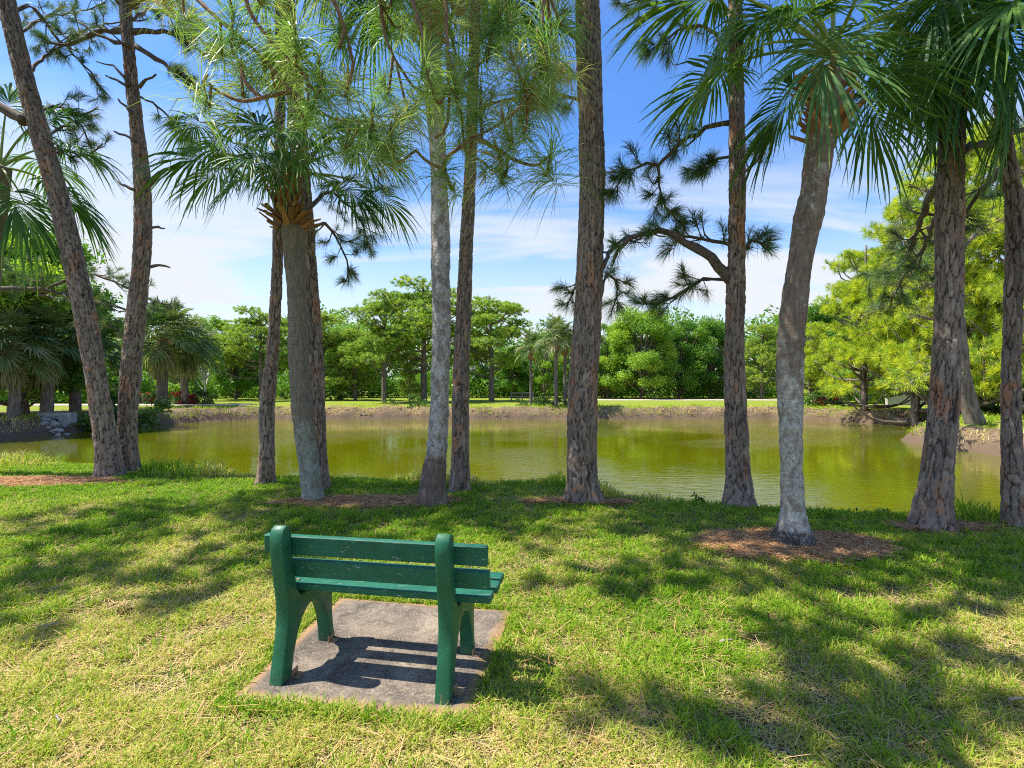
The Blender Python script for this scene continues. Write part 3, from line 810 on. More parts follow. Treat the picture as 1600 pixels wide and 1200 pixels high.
def boots(root, c, r_, h0, h1, n, seed, lift=.9, length=.22):
    """cut leaf bases splaying round the top of a palm trunk"""
    r = rs(seed); g = Geo()
    for i_ in range(n):
        a = r.uniform(0, 2 * math.pi); z = r.uniform(h0, h1); rad = np.array([math.cos(a), math.sin(a), 0.]); sd_ = np.array([-math.sin(a), math.cos(a), 0.])
        p = np.array([c[0], c[1], z]) + rad * r_ * .85; l_ = length * r.uniform(.6, 1.2); d = nrm(rad * r.uniform(.6, 1.1) + np.array([0, 0, lift * r.uniform(.4, 1.1)]))
        w0, w1 = r.uniform(.035, .055), r.uniform(.012, .028); up_ = nrm(np.cross(d, sd_)); e = p + d * l_; thk = .010
        V = [p - sd_ * w0 - up_ * thk, p + sd_ * w0 - up_ * thk, p + sd_ * w0 + up_ * thk, p - sd_ * w0 + up_ * thk, e - sd_ * w1 - up_ * thk * .6, e + sd_ * w1 - up_ * thk * .6, e + sd_ * w1 + up_ * thk * .6, e - sd_ * w1 + up_ * thk * .6]
        g.add(V, [(0, 3, 2, 1), (4, 5, 6, 7), (0, 1, 5, 4), (2, 3, 7, 6), (1, 2, 6, 5), (3, 0, 4, 7)], tint=r.uniform(0, 1))
    return g.build('leaf_boots', M['boots'], root)

def tree_root(name, label, cat, x, y, Z, group=None):
    b = PX(x, y, Z); return thing(name, label, cat, (b[0], b[1], min(b[2], Hf(b[0], b[1]))), group)
def Zof(y): return EYE * F / (y - HOR)
PG = 'pines and palms along the near bank'

# ---- pine A, leaning, far left
ZA = Zof(745)
rA = tree_root('pine_tree', 'thick pine leaning left out of the frame at the far left of the near bank', 'pine tree', 172, 745, ZA, PG)
CA, RA = pine_trunk(rA, [(174, 750, 54), (166, 690, 43), (152, 600, 38), (135, 500, 39), (116, 410, 39), (92, 310, 38), (64, 215, 37), (38, 120, 36), (14, 20, 35), (0, -40, 34)], 13.5, seed=1, Z=ZA, lean=(-.35, 0))
limb(rA, pxp([(38, 190), (15, 175), (-40, 150), (-120, 120)], ZA - .1), .10, .04, ntw=8, seed=3)
limb(rA, pxp([(15, 20, 8.9), (50, 10, 9.2), (85, 55, 9.6), (130, 100, 9.8), (160, 140, 9.9)], 9.5), .035, ntw=10, seed=4, tl=(.3, .6), up=0)
limb(rA, pxp([(55, 180, 8.9), (90, 165, 9.4), (120, 180, 9.8), (150, 170, 9.9)], 9.5), .03, ntw=9, seed=5, tl=(.25, .55), up=.0)
limb(rA, pxp([(80, 250, 8.9), (100, 235, 9.4), (135, 245, 9.8), (160, 225, 9.9)], 9.5), .03, ntw=7, seed=6, tl=(.2, .5), up=.0)
limb(rA, pxp([(40, 120, 8.9), (75, 85, 9.4), (115, 60, 9.8), (150, 40, 9.9), (230, 30, 10.)], 9.5), .03, ntw=12, seed=61, tl=(.3, .6), up=.1)
limb(rA, pxp([(70, 215, 8.9), (95, 200, 9.6), (125, 195, 10.2), (150, 250, 10.4)], 9.5), .03, ntw=11, seed=62, tl=(.25, .55), up=.0)
limb(rA, pxp([(25, 60, 8.9), (60, 30, 9.6), (110, 20, 10.2), (165, 5, 10.4)], 9.5), .03, ntw=12, seed=63, tl=(.3, .6), up=.0)
high_crown(rA, CA, RA, 9.6, 12, 7)
# ---- pine B
ZB = Zof(738)
rB = tree_root('pine_tree', 'tall pine with short dead branch stubs just right of the leaning one', 'pine tree', 205, 738, ZB, PG)
CB, RB = pine_trunk(rB, [(206, 742, 40), (200, 690, 34), (203, 600, 35), (214, 480, 33), (223, 380, 31), (222, 280, 29), (213, 190, 24), (203, 100, 22), (197, 20, 21), (194, -40, 20)], 12.5, seed=2, Z=ZB)
for q in ([(200, 135), (182, 125), (165, 118)], [(203, 133), (180, 105), (150, 96)], [(206, 178), (195, 165), (185, 155)], [(212, 222), (195, 212), (178, 205)], [(210, 297), (195, 290), (185, 283)], [(236, 356), (248, 355), (258, 357)], [(234, 417), (252, 414), (266, 418)], [(217, 137), (230, 125), (244, 116)]):
    limb(rB, pxp(q, ZB - .12), .030, .014, ntw=0, seed=int(q[0][1]), bare=True, mat='branch')
limb(rB, pxp([(198, 50), (165, 48), (130, 60), (100, 70), (70, 66)], ZB), .06, .018, ntw=8, seed=21, tl=(.2, .5))
limb(rB, pxp([(205, 72), (175, 64), (145, 50), (122, 34)], ZB - .1), .04, .015, ntw=1, seed=22, bare=True)
limb(rB, pxp([(212, 72), (245, 92), (280, 118), (305, 135)], ZB - .1), .05, .018, ntw=10, seed=23, tl=(.2, .5), t0=.5)
limb(rB, pxp([(208, 50), (235, 48), (275, 55), (320, 85)], ZB), .05, .018, ntw=8, seed=24, tl=(.2, .5), t0=.5)
limb(rB, pxp([(197, 10), (230, -8), (290, -20)], ZB), .08, .03, ntw=5, seed=25, tl=(.2, .5))
limb(rB, pxp([(192, 10), (170, -20), (140, -60)], ZB), .06, .03, ntw=5, seed=26, tl=(.2, .5))
limb(rB, pxp([(233, 288), (250, 270), (270, 262)], ZB), .05, .03, ntw=0, seed=27, bare=True)
limb(rB, pxp([(205, 30, 9.2), (240, 15, 9.8), (290, 40, 10.4), (330, 80, 10.8)], 10), .03, ntw=14, seed=28, tl=(.3, .7), up=.0)
limb(rB, pxp([(212, 150, 9.3), (245, 165, 9.8), (280, 200, 10.2), (300, 235, 10.4)], 10), .025, ntw=10, seed=29, tl=(.25, .5), up=-.1, t0=.4)
high_crown(rB, CB, RB, 9.6, 12, 27)
# ---- pine C
ZC = Zof(757)
rC = tree_root('pine_tree', 'slim pine with flaking bark, left of the palm behind the bench', 'pine tree', 415, 757, ZC, PG)
CC, RC = pine_trunk(rC, [(414, 761, 34), (417, 700, 25), (417, 640, 25), (425, 560, 21), (432, 450, 18), (435, 370, 18), (437, 250, 17), (438, 100, 17), (438, -40, 16)], 11, seed=3, Z=ZC, m=56)
high_crown(rC, CC, RC, 8.3, 8, 37, ln=(1.3, 2.2))
# ---- pine E behind the palm
ZE = Zof(763)
rE = tree_root('pine_tree', 'dark pine standing directly behind the palm with orange leaf bases', 'pine tree', 497, 763, ZE, PG)
CE, RE = pine_trunk(rE, [(497, 767, 42), (495, 700, 34), (491, 600, 34), (487, 500, 31), (482, 420, 29), (476, 330, 28), (466, 200, 28), (452, 60, 27), (446, -40, 26)], 12, seed=4, Z=ZE)
limb(rE, pxp([(480, 330, 7.8), (515, 300, 8.3), (560, 340, 8.8), (580, 390, 9)], 8), .035, ntw=13, seed=41, tl=(.3, .7), up=-.15, t0=.25)
limb(rE, pxp([(484, 360, 7.8), (510, 350, 8.3), (540, 400, 8.8), (545, 440, 9)], 8), .03, ntw=9, seed=42, tl=(.25, .55), up=-.2, t0=.3)
limb(rE, pxp([(478, 250, 7.8), (530, 215, 8.3), (575, 260, 8.8), (600, 300, 9)], 8), .035, ntw=10, seed=43, tl=(.3, .6), up=-.1, t0=.3)
high_crown(rE, CE, RE, 8.0, 12, 47)
# ---- palm D
ZD = Zof(783)
rD = tree_root('palm_tree', 'cabbage palm with orange cut leaf bases behind the left end of the bench', 'palm tree', 486, 783, ZD, PG)
CD, RD = palm_trunk(rD, [(491, 787, 38), (483, 730, 35), (472, 640, 34), (466, 560, 34), (464, 480, 33), (461, 420, 36), (458, 365, 39), (450, 320, 36)], ZD, 'palm_olive', 5, foot=.1, top=[*PX(442, 250, ZD), .13])
cD = PX(447, 305, ZD)
boots(rD, PX(453, 350, ZD), .17, PX(0, 358, ZD)[2], PX(0, 338, ZD)[2], 46, 6, lift=.55, length=.25)
gb = boots(rD, PX(447, 300, ZD), .13, PX(0, 335, ZD)[2], PX(0, 285, ZD)[2], 50, 7, lift=1.8, length=.22)
specD = [((318, 232), 6.5, .92), ((355, 215), 7.4, .85), ((400, 235), 6.2, .80), ((440, 195), 6.0, .75), ((480, 215), 6.4, .72), ((345, 150), 6.9, .85), ((400, 110), 7.1, .85), ((455, 90), 6.9, .9), ((520, 120), 6.9, .85), ((545, 285), 7.7, .88), ((570, 230), 7.1, .85), ((600, 300), 8.0, .8), ((500, 160), 7.6, .85), ((380, 180), 7.9, .8), ((420, 250), 7.6, .7), ((300, 180), 7.8, .8), ((560, 180), 7.9, .8), ((470, 150), 6.2, .8), ((415, 200), 6.5, .75), ((465, 235), 6.3, .65), ((435, 260), 6.3, .6), ((395, 265), 6.6, .65), ((490, 265), 6.8, .65), ((430, 150), 6.4, .8), ((505, 190), 6.6, .75), ((340, 260), 6.9, .75)]
for i_, ((x, y), Z_, rd) in enumerate([q for k, q in enumerate(specD) if k not in (5, 8, 12, 17, 23)]):
    frond(rD, cD + [0, 0, .25], cD + (PX(x, y, Z_) - cD) * .9, rd * .86, 100 + i_, droop=.62, n=64)
# ---- palm F (grey, crown above the frame)
ZF = Zof(790)
rF = tree_root('palm_tree', 'bare grey trunked palm behind the right half of the bench, brown at its foot', 'palm tree', 676, 790, ZF, PG)
topF = PX(668, -90, ZF)
CF, RF = palm_trunk(rF, [(676, 794, 46), (678, 750, 40), (684, 690, 33), (688, 600, 31), (690, 500, 31), (688, 400, 30), (686, 300, 29), (682, 200, 29), (674, 90, 32), (669, 20, 44)], ZF, 'palm_grey', 15, foot=.35, top=[*topF, .16])
boots(rF, PX(668, 30, ZF), .20, PX(0, 75, ZF)[2], PX(0, -60, ZF)[2], 90, 16, lift=2.2, length=.28)
r_ = rs(77)
for i_ in range(18):
    a = i_ / 18 * 2 * math.pi + r_.uniform(-.2, .2); e_ = r_.uniform(-.5, 1.0); st_ = topF
    frond(rF, st_, st_ + np.array([math.cos(a), math.sin(a), .15]) * [math.cos(e_ * .9) * 1.15, math.cos(e_ * .9) * 1.15, 1] + [0, 0, math.sin(e_) * 1.0], .9, 200 + i_, droop=.8)
# ---- pine G
ZG = Zof(767)
rG = tree_root('pine_tree', 'slim pine close to the right of the bare grey palm trunk', 'pine tree', 718, 767, ZG, PG)
CG, RG = pine_trunk(rG, [(717, 771, 36), (719, 720, 29), (720, 600, 27), (724, 500, 25), (728, 400, 22), (733, 300, 20), (737, 200, 18), (741, 80, 17), (744, -40, 16)], 11, seed=6, Z=ZG, m=56)
limb(rG, pxp([(739, 180, 7.5), (770, 160, 7.8), (820, 150, 8.), (880, 110, 8.2)], 8), .03, ntw=10, seed=63, tl=(.3, .6), up=-.1)
limb(rG, pxp([(735, 240, 7.5), (765, 262, 7.8), (790, 275, 8.)], 8), .02, ntw=3, seed=64, tl=(.2, .3), up=-.1)
high_crown(rG, CG, RG, 8.0, 9, 67, ln=(1.3, 2.4))
# ---- pine H, big central
ZH = Zof(783)
rH = tree_root('pine_tree', 'broadest straight pine trunk, right of centre, with reddish plated bark', 'pine tree', 912, 783, ZH, PG)
CH, RH = pine_trunk(rH, [(912, 787, 64), (910, 740, 50), (909, 650, 49), (914, 560, 47), (919, 470, 44), (922, 380, 43), (925, 280, 42), (923, 180, 41), (920, 90, 41), (917, 0, 39), (915, -60, 38)], 14, seed=7, Z=ZH, m=96)
limb(rH, pxp([(940, 420, 7.2), (960, 385, 7.8), (1000, 365, 8.3), (1040, 370, 8.5)], 8), .04, ntw=3, seed=71, bare=True)
limb(rH, pxp([(935, 470, 7.), (950, 430, 7.5), (965, 450, 8.0), (955, 490, 8.2)], 8), .025, ntw=8, seed=72, tl=(.2, .4), up=-.1)
limb(rH, pxp([(905, 440, 7.1), (895, 455, 7.6), (885, 480, 8.0)], 8), .02, ntw=5, seed=73, tl=(.15, .3), up=-.2)
limb(rH, pxp([(903, 155, 6.9), (890, 152, 7.1), (870, 145, 7.2), (840, 160, 7.3)], 7), .025, ntw=6, seed=74, tl=(.2, .4), up=-.3)
limb(rH, pxp([(900, 60, 7.2), (860, 40, 7.8), (800, 60, 8.4), (750, 50, 8.8)], 8), .03, ntw=14, seed=78, tl=(.3, .7), up=.0, t0=.25)
high_crown(rH, CH, RH, 7.9, 15, 77)
# ---- pine I
ZI = Zof(790)
rI = tree_root('pine_tree', 'pine at the water edge with bent bare limbs reaching left', 'pine tree', 1155, 790, ZI, PG)
CI, RI = pine_trunk(rI, [(1156, 794, 56), (1153, 740, 42), (1150, 660, 38), (1147, 560, 34), (1149, 470, 32), (1151, 380, 28), (1152, 290, 26), (1151, 200, 25), (1150, 100, 24), (1149, -40, 22)], 12, seed=8, Z=ZI)
limb(rI, pxp([(1148, 192), (1110, 198), (1070, 220), (1040, 245), (1028, 258)], ZI + .1), .045, .02, ntw=6, seed=81, tl=(.25, .5), t0=.4)
limb(rI, pxp([(1028, 258), (1005, 258), (980, 270), (962, 290), (965, 305)], ZI + .1), .02, .008, ntw=8, seed=82, tl=(.2, .4))
limb(rI, pxp([(1028, 256), (1030, 300), (1045, 330), (1065, 350)], ZI + .1), .018, .008, ntw=9, seed=83, tl=(.2, .4), up=-.1)
limb(rI, pxp([(1147, 385), (1110, 375), (1075, 372), (1050, 368)], ZI + .2), .03, .015, ntw=6, seed=84, tl=(.2, .45), up=.2)
limb(rI, pxp([(1143, 440), (1118, 408), (1085, 385), (1050, 366), (1015, 362), (975, 378), (958, 410)], ZI + .0), .075, .02, ntw=6, seed=85, tl=(.2, .4), t0=.5)
limb(rI, pxp([(1145, 440), (1100, 435), (1060, 460), (1020, 475), (1000, 465)], ZI + .6), .03, .012, ntw=12, seed=86, tl=(.25, .5), t0=.2, up=.0)
limb(rI, pxp([(1160, 390), (1180, 375), (1200, 385)], ZI + .3), .025, .01, ntw=6, seed=87, tl=(.15, .35))
limb(rI, pxp([(1162, 270), (1185, 250), (1205, 215)], ZI + .4), .025, .01, ntw=9, seed=88, tl=(.25, .45))
limb(rI, pxp([(1140, 245), (1115, 250), (1085, 270)], ZI + .4), .025, .01, ntw=8, seed=89, tl=(.2, .4), up=-.1)
limb(rI, pxp([(1145, 80, 7), (1090, 40, 7.4), (1040, 60, 7.6), (1010, 90, 7.8)], 7), .03, .01, ntw=9, seed=90, tl=(.25, .5), up=-.1, t0=.5)
limb(rI, pxp([(1145, 20, 7), (1070, -20, 7.4), (1000, 0, 7.6), (975, 10, 7.8)], 7), .03, .01, ntw=9, seed=91, tl=(.25, .5), up=-.1, t0=.5)
high_crown(rI, CI, RI, 7.8, 12, 97)
# ---- palm J
ZJ = Zof(850)
rJ = tree_root('palm_tree', 'curving palm with pale lichened lower trunk in a ring of pine straw', 'palm tree', 1235, 850, ZJ, PG)
CJ, RJ = palm_trunk(rJ, [(1237, 856, 52), (1238, 810, 45), (1237, 740, 42), (1235, 650, 42), (1235, 560, 44), (1243, 460, 45), (1254, 390, 44), (1262, 345, 52), (1271, 300, 50), (1281, 240, 49), (1288, 205, 50)], ZJ, 'palm_pale', 25, foot=1.0, top=[*PX(1300, 120, ZJ), .13])
cJ = PX(1302, 110, ZJ)
boots(rJ, PX(1293, 190, ZJ), .14, PX(0, 225, ZJ)[2], PX(0, 120, ZJ)[2], 60, 26, lift=1.0, length=.22)
specJ = [((1285, 70), 4.4, .72, (-.1, -.3, -.8)), ((1155, 25), 5.4, .92, (-.5, .1, -.9)), ((1130, 110), 5.8, .85, None), ((1190, 70), 4.9, .75, None), ((1210, 20), 5.9, .9, None), ((1450, 60), 5.3, .92, (.35, 0, -.9)), ((1405, 110), 5.8, .85, None), ((1425, 20), 5.2, .9, (.5, 0, -.8)), ((1370, 90), 5.0, .72, None), ((1340, 40), 6.2, .9, None),
         ((1260, 20), 4.7, .75, None), ((1335, 10), 4.6, .75, None), ((1230, -60), 5.2, .9, None), ((1380, -60), 5.2, .9, None), ((1300, -80), 5.6, .9, None), ((1290, 90), 6.3, .8, None), ((1350, 150), 5.2, .7, None), ((1240, 140), 5.3, .7, None), ((1120, -10), 5.0, .95, None), ((1480, -10), 5.0, .95, None)]
for i_, ((x, y), Z_, rd, dn_) in enumerate(specJ):
    frond(rJ, cJ + [0, 0, .15], PX(x, y, Z_), rd, 300 + i_, droop=.50, dirn=dn_, n=66)
# ---- pine K
ZK = Zof(825)
rK = tree_root('pine_tree', 'stout dark pine with wide flared foot, second trunk from the right edge', 'pine tree', 1455, 825, ZK, PG)
CK, RK = pine_trunk(rK, [(1453, 830, 84), (1459, 780, 66), (1466, 720, 56), (1474, 640, 52), (1480, 540, 50), (1483, 440, 50), (1484, 340, 50), (1486, 260, 47), (1490, 150, 44), (1494, 0, 40), (1496, -60, 38)], 12, seed=10, Z=ZK, m=96)
limb(rK, pxp([(1470, 280, 5.8), (1445, 320, 6.5), (1430, 370, 7.2), (1400, 420, 8), (1350, 430, 8.5)], 6), .05, .015, ntw=16, seed=101, tl=(.3, .8), t0=.3, up=-.05)
limb(rK, pxp([(1470, 330, 5.8), (1440, 390, 6.8), (1400, 455, 7.6), (1390, 480, 8)], 6), .035, .012, ntw=14, seed=102, tl=(.3, .7), t0=.3, up=-.1)
limb(rK, pxp([(1500, 240, 5.6), (1530, 225, 5.8), (1560, 222, 5.9), (1610, 195, 6.)], 6), .05, .03, ntw=4, seed=103, tl=(.2, .4))
high_crown(rK, CK, RK, 6.9, 13, 107)
# ---- pine L
ZL = Zof(822)
rL = tree_root('pine_tree', 'narrow pine at the right edge of the photo, leaning slightly', 'pine tree', 1590, 822, ZL, PG)
CL, RL = pine_trunk(rL, [(1592, 826, 62), (1584, 770, 44), (1580, 700, 38), (1579, 600, 34), (1582, 500, 32), (1586, 400, 34), (1585, 320, 32), (1574, 240, 27), (1566, 180, 26), (1560, 60, 24), (1556, -40, 22)], 11, seed=11, Z=ZL)
limb(rL, pxp([(1580, 255, 5.8), (1540, 290, 6.2), (1505, 340, 6.6), (1470, 380, 7)], 6), .035, .02, ntw=5, seed=111, tl=(.2, .4))
high_crown(rL, CL, RL, 6.9, 8, 117, ln=(1.3, 2.2))
# ---- unseen long limbs added above the frame, placed to cast shade on the grass
def shade_limb(root, start, pts, h, seed, ntw=26, tl=(.4, .95), n_=56, w=.012, r0=.06):
    P = [np.asarray(start, float)]
    for q in pts:
        x, y = q[0], q[1]; hh = q[2] if len(q) > 2 else h; Z_ = Zof(y); X_ = (x - 800) / F * Z_
        P.append(np.array([X_ - .61 * hh, Z_ + .03 * hh, hh]))
    limb(root, P, r0, .02, ntw=ntw, seed=seed, tl=tl, t0=.28, nk=dict(n=n_, w=w, ln=.25), sub=3)
def onT(C3, z): return C3[int(np.argmin(abs(C3[:, 2] - z)))]
shade_limb(rH, onT(CH, 7.9), [(1600, 880), (1350, 880), (1120, 890), (900, 915)], 6.6, 901, 32)
shade_limb(rH, onT(CH, 8.6), [(1500, 850), (1250, 895), (1050, 915)], 7.4, 902, 20)
shade_limb(rG, onT(CG, 8.2), [(1050, 820), (820, 835), (600, 850)], 8.0, 903, 20)
shade_limb(rE, onT(CE, 8.2), [(850, 800), (600, 810), (380, 822)], 7.6, 904, 20)
shade_limb(rC, onT(CC, 8.4), [(650, 795), (400, 815), (180, 835)], 8.0, 905, 20)
shade_limb(rB, onT(CB, 9.8), [(420, 860), (250, 880), (60, 905)], 7.6, 906, 34)
shade_limb(rB, onT(CB, 10.4), [(330, 790), (150, 800), (20, 815)], 9.0, 907, 26)
shade_limb(rB, onT(CB, 9.9), [(400, 905), (200, 935), (-20, 985)], 7.2, 912, 18)
shade_limb(rA, onT(CA, 10.4), [(120, 840), (60, 900), (-60, 960)], 8.4, 908, 26)
shade_limb(rK, onT(CK, 7.2), [(1700, 850), (1600, 890), (1560, 960)], 6.2, 909, 26)
shade_limb(rJ if False else rH, onT(CH, 9.2), [(1500, 940), (1350, 990), (1250, 1040)], 5.6, 910, 13)
shade_limb(rI, onT(CI, 8.2), [(1350, 820), (1150, 830), (980, 840)], 7.8, 911, 20)
# ---- palm whose fronds hang in at the right, trunk outside the frame
rN = thing('palm_tree', 'palm standing beyond the right edge whose fronds hang over the top right corner', 'palm tree', (6.6, 5.0, 0), PG)
g0 = np.array([6.3, 5.1, 5.0])
cN = PX(1640, -10, 4.9)
gN = Geo(); C = spline(np.array([[6.3, 5.0, -.1], [6.0, 4.95, 1.8], [cN[0] + .1, cN[1], 3.6], [*cN]]), 60); tube(gN, C, .15, 20); gN.build('trunk', M['palm_olive'], rN, smooth=True)
specN = [((1510, 20), 5.0, .85, (-.2, -.1, -.9)), ((1565, 50), 4.9, .80, (0, -.2, -.9)), ((1470, -30), 5.2, .95, (-.3, 0, -.9)), ((1600, 100), 5.0, .85, None), ((1530, 90), 5.3, .85, None), ((1680, 60), 4.9, .8, None), ((1600, -20), 4.7, .9, None), ((1540, -40), 5.6, .9, None), ((1700, -90), 5.2, .9, None), ((1480, 60), 5.6, .8, None), ((1760, 20), 4.9, .85, None)]
for i_, ((x, y), Z_, rd, dn_) in enumerate(specN):
    frond(rN, cN, PX(x, y, Z_), rd, 400 + i_, droop=.50, dirn=dn_, n=66)
# ---- palm behind pine A at the left edge
rO = thing('palm_tree', 'palm at the left edge whose fronds show behind the leaning pine', 'palm tree', (PX(-60, 700, 9.0)[0], 9.0, 0), PG)
cO = PX(0, 262, 8.9)
gN = Geo(); C = spline(np.array([[PX(-60, 700, 9.0)[0], 9.0, -.1], [*(cO * .5 + np.array([PX(-50, 700, 9.0)[0], 9.0, 0]) * .5)], [*cO]]), 60); tube(gN, C, .16, 20); gN.build('trunk', M['palm_olive'], rO, smooth=True)
specO = [((75, 285), 9.4, 1.0), ((60, 250), 9.6, .95), ((20, 300), 8.5, .95), ((100, 300), 9.8, .9), ((-30, 290), 8.6, .9), ((-90, 240), 8.8, .9), ((60, 190), 9.2, .9), ((10, 170), 9.1, .9), ((-60, 170), 9.1, .9), ((95, 230), 9.2, .9), ((40, 320), 9.6, .9)]
for i_, ((x, y), Z_, rd) in enumerate(specO):
    frond(rO, cO, PX(x, y, Z_), rd, 500 + i_, droop=.7)
# ---- pine beyond the left edge whose limb crosses behind A and B
rM = thing('pine_tree', 'pine beyond the left edge sending a dark needled limb behind the leaning pine', 'pine tree', (-13.2, 12.2, Hf(-13.2, 12.2)), PG)
gN = Geo(); C = spline(np.array([[-13.2, 12.2, Hf(-13.2, 12.2) - .1], [-13.3, 12.2, 4], [-13.1, 12.3, 9]]), 40); tube(gN, C, np.linspace(.24, .1, 40), 20); gN.build('trunk', M['branch'], rM, smooth=True)
limb(rM, pxp([(-80, 440, 12.3), (0, 450, 12.4), (60, 452, 12.5), (120, 465, 12.6), (190, 482, 12.7), (230, 492, 12.8)], 12), .08, .02, ntw=22, seed=121, tl=(.3, .9), t0=.25, up=.15, nk=dict(n=44, w=.007))
limb(rM, pxp([(60, 455, 12.5), (130, 430, 12.6), (180, 440, 12.7), (240, 470, 12.8), (280, 478, 12.9)], 12), .04, .015, ntw=18, seed=122, tl=(.3, .8), t0=.3, up=.1, nk=dict(n=44, w=.007))
limb(rM, pxp([(60, 460, 12.5), (120, 475, 12.3), (170, 510, 12.2), (220, 525, 12.1)], 12), .03, .012, ntw=10, seed=123, tl=(.3, .6), t0=.4, up=-.1, nk=dict(n=44, w=.007))
limb(rM, pxp([(-80, 350, 12.3), (-20, 400, 12.2), (30, 430, 12.1), (60, 440, 12.)], 12), .04, .015, ntw=12, seed=124, tl=(.3, .8), t0=.3, up=-.1, nk=dict(n=44, w=.007))

# ---- overhanging boughs of a pine that stands behind the camera
rP = thing('pine_tree', 'pine behind the viewer whose long needled boughs hang into the top of the photo', 'pine tree', (-2.2, -2.6, 0))
gN = Geo(); C = spline(np.array([[-2.2, -2.6, -.1], [-2.15, -2.6, 3], [-2.0, -2.5, 6.5]]), 40); tube(gN, C, np.linspace(.24, .14, 40), 24); gN.build('trunk', M['branch'], rP, smooth=True)
gl = Geo()
mainl = spline(np.array([[-2.1, -2.55, 4.4], [-1.7, -1.2, 4.5], [-1.2, .4, 4.35], [-.7, 1.8, 4.05], [-.3, 2.9, 3.75]]), 30)
tube(gl, mainl, np.linspace(.09, .035, 30), 12)
lm = {}
LB = [[(900, -170, 2.6), (860, -60, 2.5), (848, 20, 2.4), (843, 80, 2.35), (828, 140, 2.35), (800, 180, 2.35), (770, 200, 2.4), (740, 215, 2.45)],
      [(745, 215, 2.45), (780, 235, 2.45), (805, 250, 2.4), (838, 258, 2.4), (862, 240, 2.35)],
      [(700, -120, 2.5), (696, -20, 2.3), (700, 100, 2.2), (702, 150, 2.2), (697, 200, 2.25), (680, 215, 2.3)],
      [(560, -120, 2.5), (590, -20, 2.5), (600, 50, 2.5), (618, 95, 2.5)],
      [(250, -60, 2.6), (330, 20, 2.5), (400, 80, 2.5), (440, 125, 2.5), (462, 148, 2.5), (520, 185, 2.5), (582, 190, 2.4)],
      [(455, 143, 2.5), (420, 150, 2.4), (380, 158, 2.4), (345, 145, 2.4), (325, 130, 2.4)],
      [(405, 150, 2.4), (385, 130, 2.4), (377, 108, 2.4)],
      [(400, -80, 2.3), (385, 0, 2.3), (420, 60, 2.3), (470, 110, 2.3), (480, 118, 2.3)],
      [(480, -60, 2.2), (520, 0, 2.2), (540, 50, 2.25), (552, 100, 2.3)],
      [(640, -60, 2.3), (645, 0, 2.3), (662, 60, 2.2), (664, 100, 2.2)],
      [(740, 215, 2.45), (700, 245, 2.4), (690, 262, 2.4), (665, 250, 2.4), (650, 235, 2.4)],
      [(780, -80, 2.6), (790, 0, 2.6), (770, 40, 2.6), (760, 90, 2.6)]]
nodes_ = [mainl[12:]]
for q in LB:
    P = np.array(pxp(q, 2.4)); C = spline(P, 24)
    tube(gl, C, np.linspace(.012, .006, 24), 7); nodes_.append(C)
# tie the descending twigs to the bough above
for C in nodes_[1:]:
    if C[0][2] > 3.4:
        k = int(np.argmin(np.linalg.norm(mainl - C[0], axis=1))); tube(gl, spline([mainl[k], (mainl[k] + C[0]) / 2 + [0, 0, .1], C[0]], 8), np.linspace(.022, .012, 8), 7)
tips, dirs, size = [], [], []
TU = [(460, 37, 2.2, 1), (532, 33, 2.3, .9), (505, 128, 2.3, 1), (582, 175, 2.3, 1.25), (662, 95, 2.1, 1.2), (708, 112, 2.2, 1.0), (732, 112, 2.4, .9), (770, 43, 2.5, 1.), (845, 57, 2.3, 1.1), (842, 85, 2.4, 1.), (787, 187, 2.3, .9), (778, 233, 2.4, 1.1), (862, 233, 2.3, 1.25), (693, 257, 2.3, .7), (543, 115, 2.4, .9), (497, 100, 2.4, .9),
      (363, 20, 2.4, 1.1), (317, 130, 2.4, 1.1), (377, 107, 2.5, .8), (420, 60, 2.5, .9), (340, 60, 2.6, .9), (300, 20, 2.7, .9), (600, 20, 2.6, .9), (640, 30, 2.7, .9), (700, 40, 2.5, 1), (740, 10, 2.6, 1.1), (800, 20, 2.8, 1), (820, 130, 2.6, 1), (750, 150, 2.5, 1), (720, 180, 2.5, .9), (650, 160, 2.6, 1), (620, 190, 2.5, 1.1), (560, 200, 2.5, 1), (600, 120, 2.7, .9), (880, 20, 2.6, 1), (890, 110, 2.9, .9), (860, 150, 2.7, 1), (410, -20, 2.4, 1.1), (520, -30, 2.4, 1.1), (680, -30, 2.3, 1.2), (780, -30, 2.4, 1.2), (620, -40, 2.5, 1.1), (860, -40, 2.6, 1.1), (270, -10, 2.8, 1), (480, 170, 2.7, .8), (450, 90, 2.6, .9), (680, 130, 2.8, .9), (800, 90, 2.3, 1.), (815, 185, 2.6, .9), (610, 205, 2.3, 1.1)]
rr_ = rs(5)
allp = np.vstack(nodes_)
for (x, y, z, s_) in TU:
    p = PX(x, y, z); k = int(np.argmin(np.linalg.norm(allp - p - [0, 0, -.05], axis=1))); q = allp[k]
    dd = p - q; L_ = np.linalg.norm(dd)
    up_ = np.array([0, 0, .12 + .1 * L_]); mid = (p + q) / 2 - up_ * .9 + rr_.normal(0, .02, 3)
    C = spline([q, mid, p], 10); tube(gl, C, np.linspace(.007, .0055, 10), 6)
    dv_ = nrm(nrm(p - mid) * .5 + np.array([0, 0, .5]) + rr_.normal(0, .25, 3)); tips.append(p); dirs.append(dv_); size.append(s_)
    # candle
    tube(gl, [p, p + dv_ * .02, p + dv_ * .05], [.007, .008, .003], 6)
    tips.append(C[6]); dirs.append(nrm(dv_ + rr_.normal(0, .5, 3))); size.append(s_ * .7)
bo = gl.build('branch', M['twig'], rP, smooth=True)
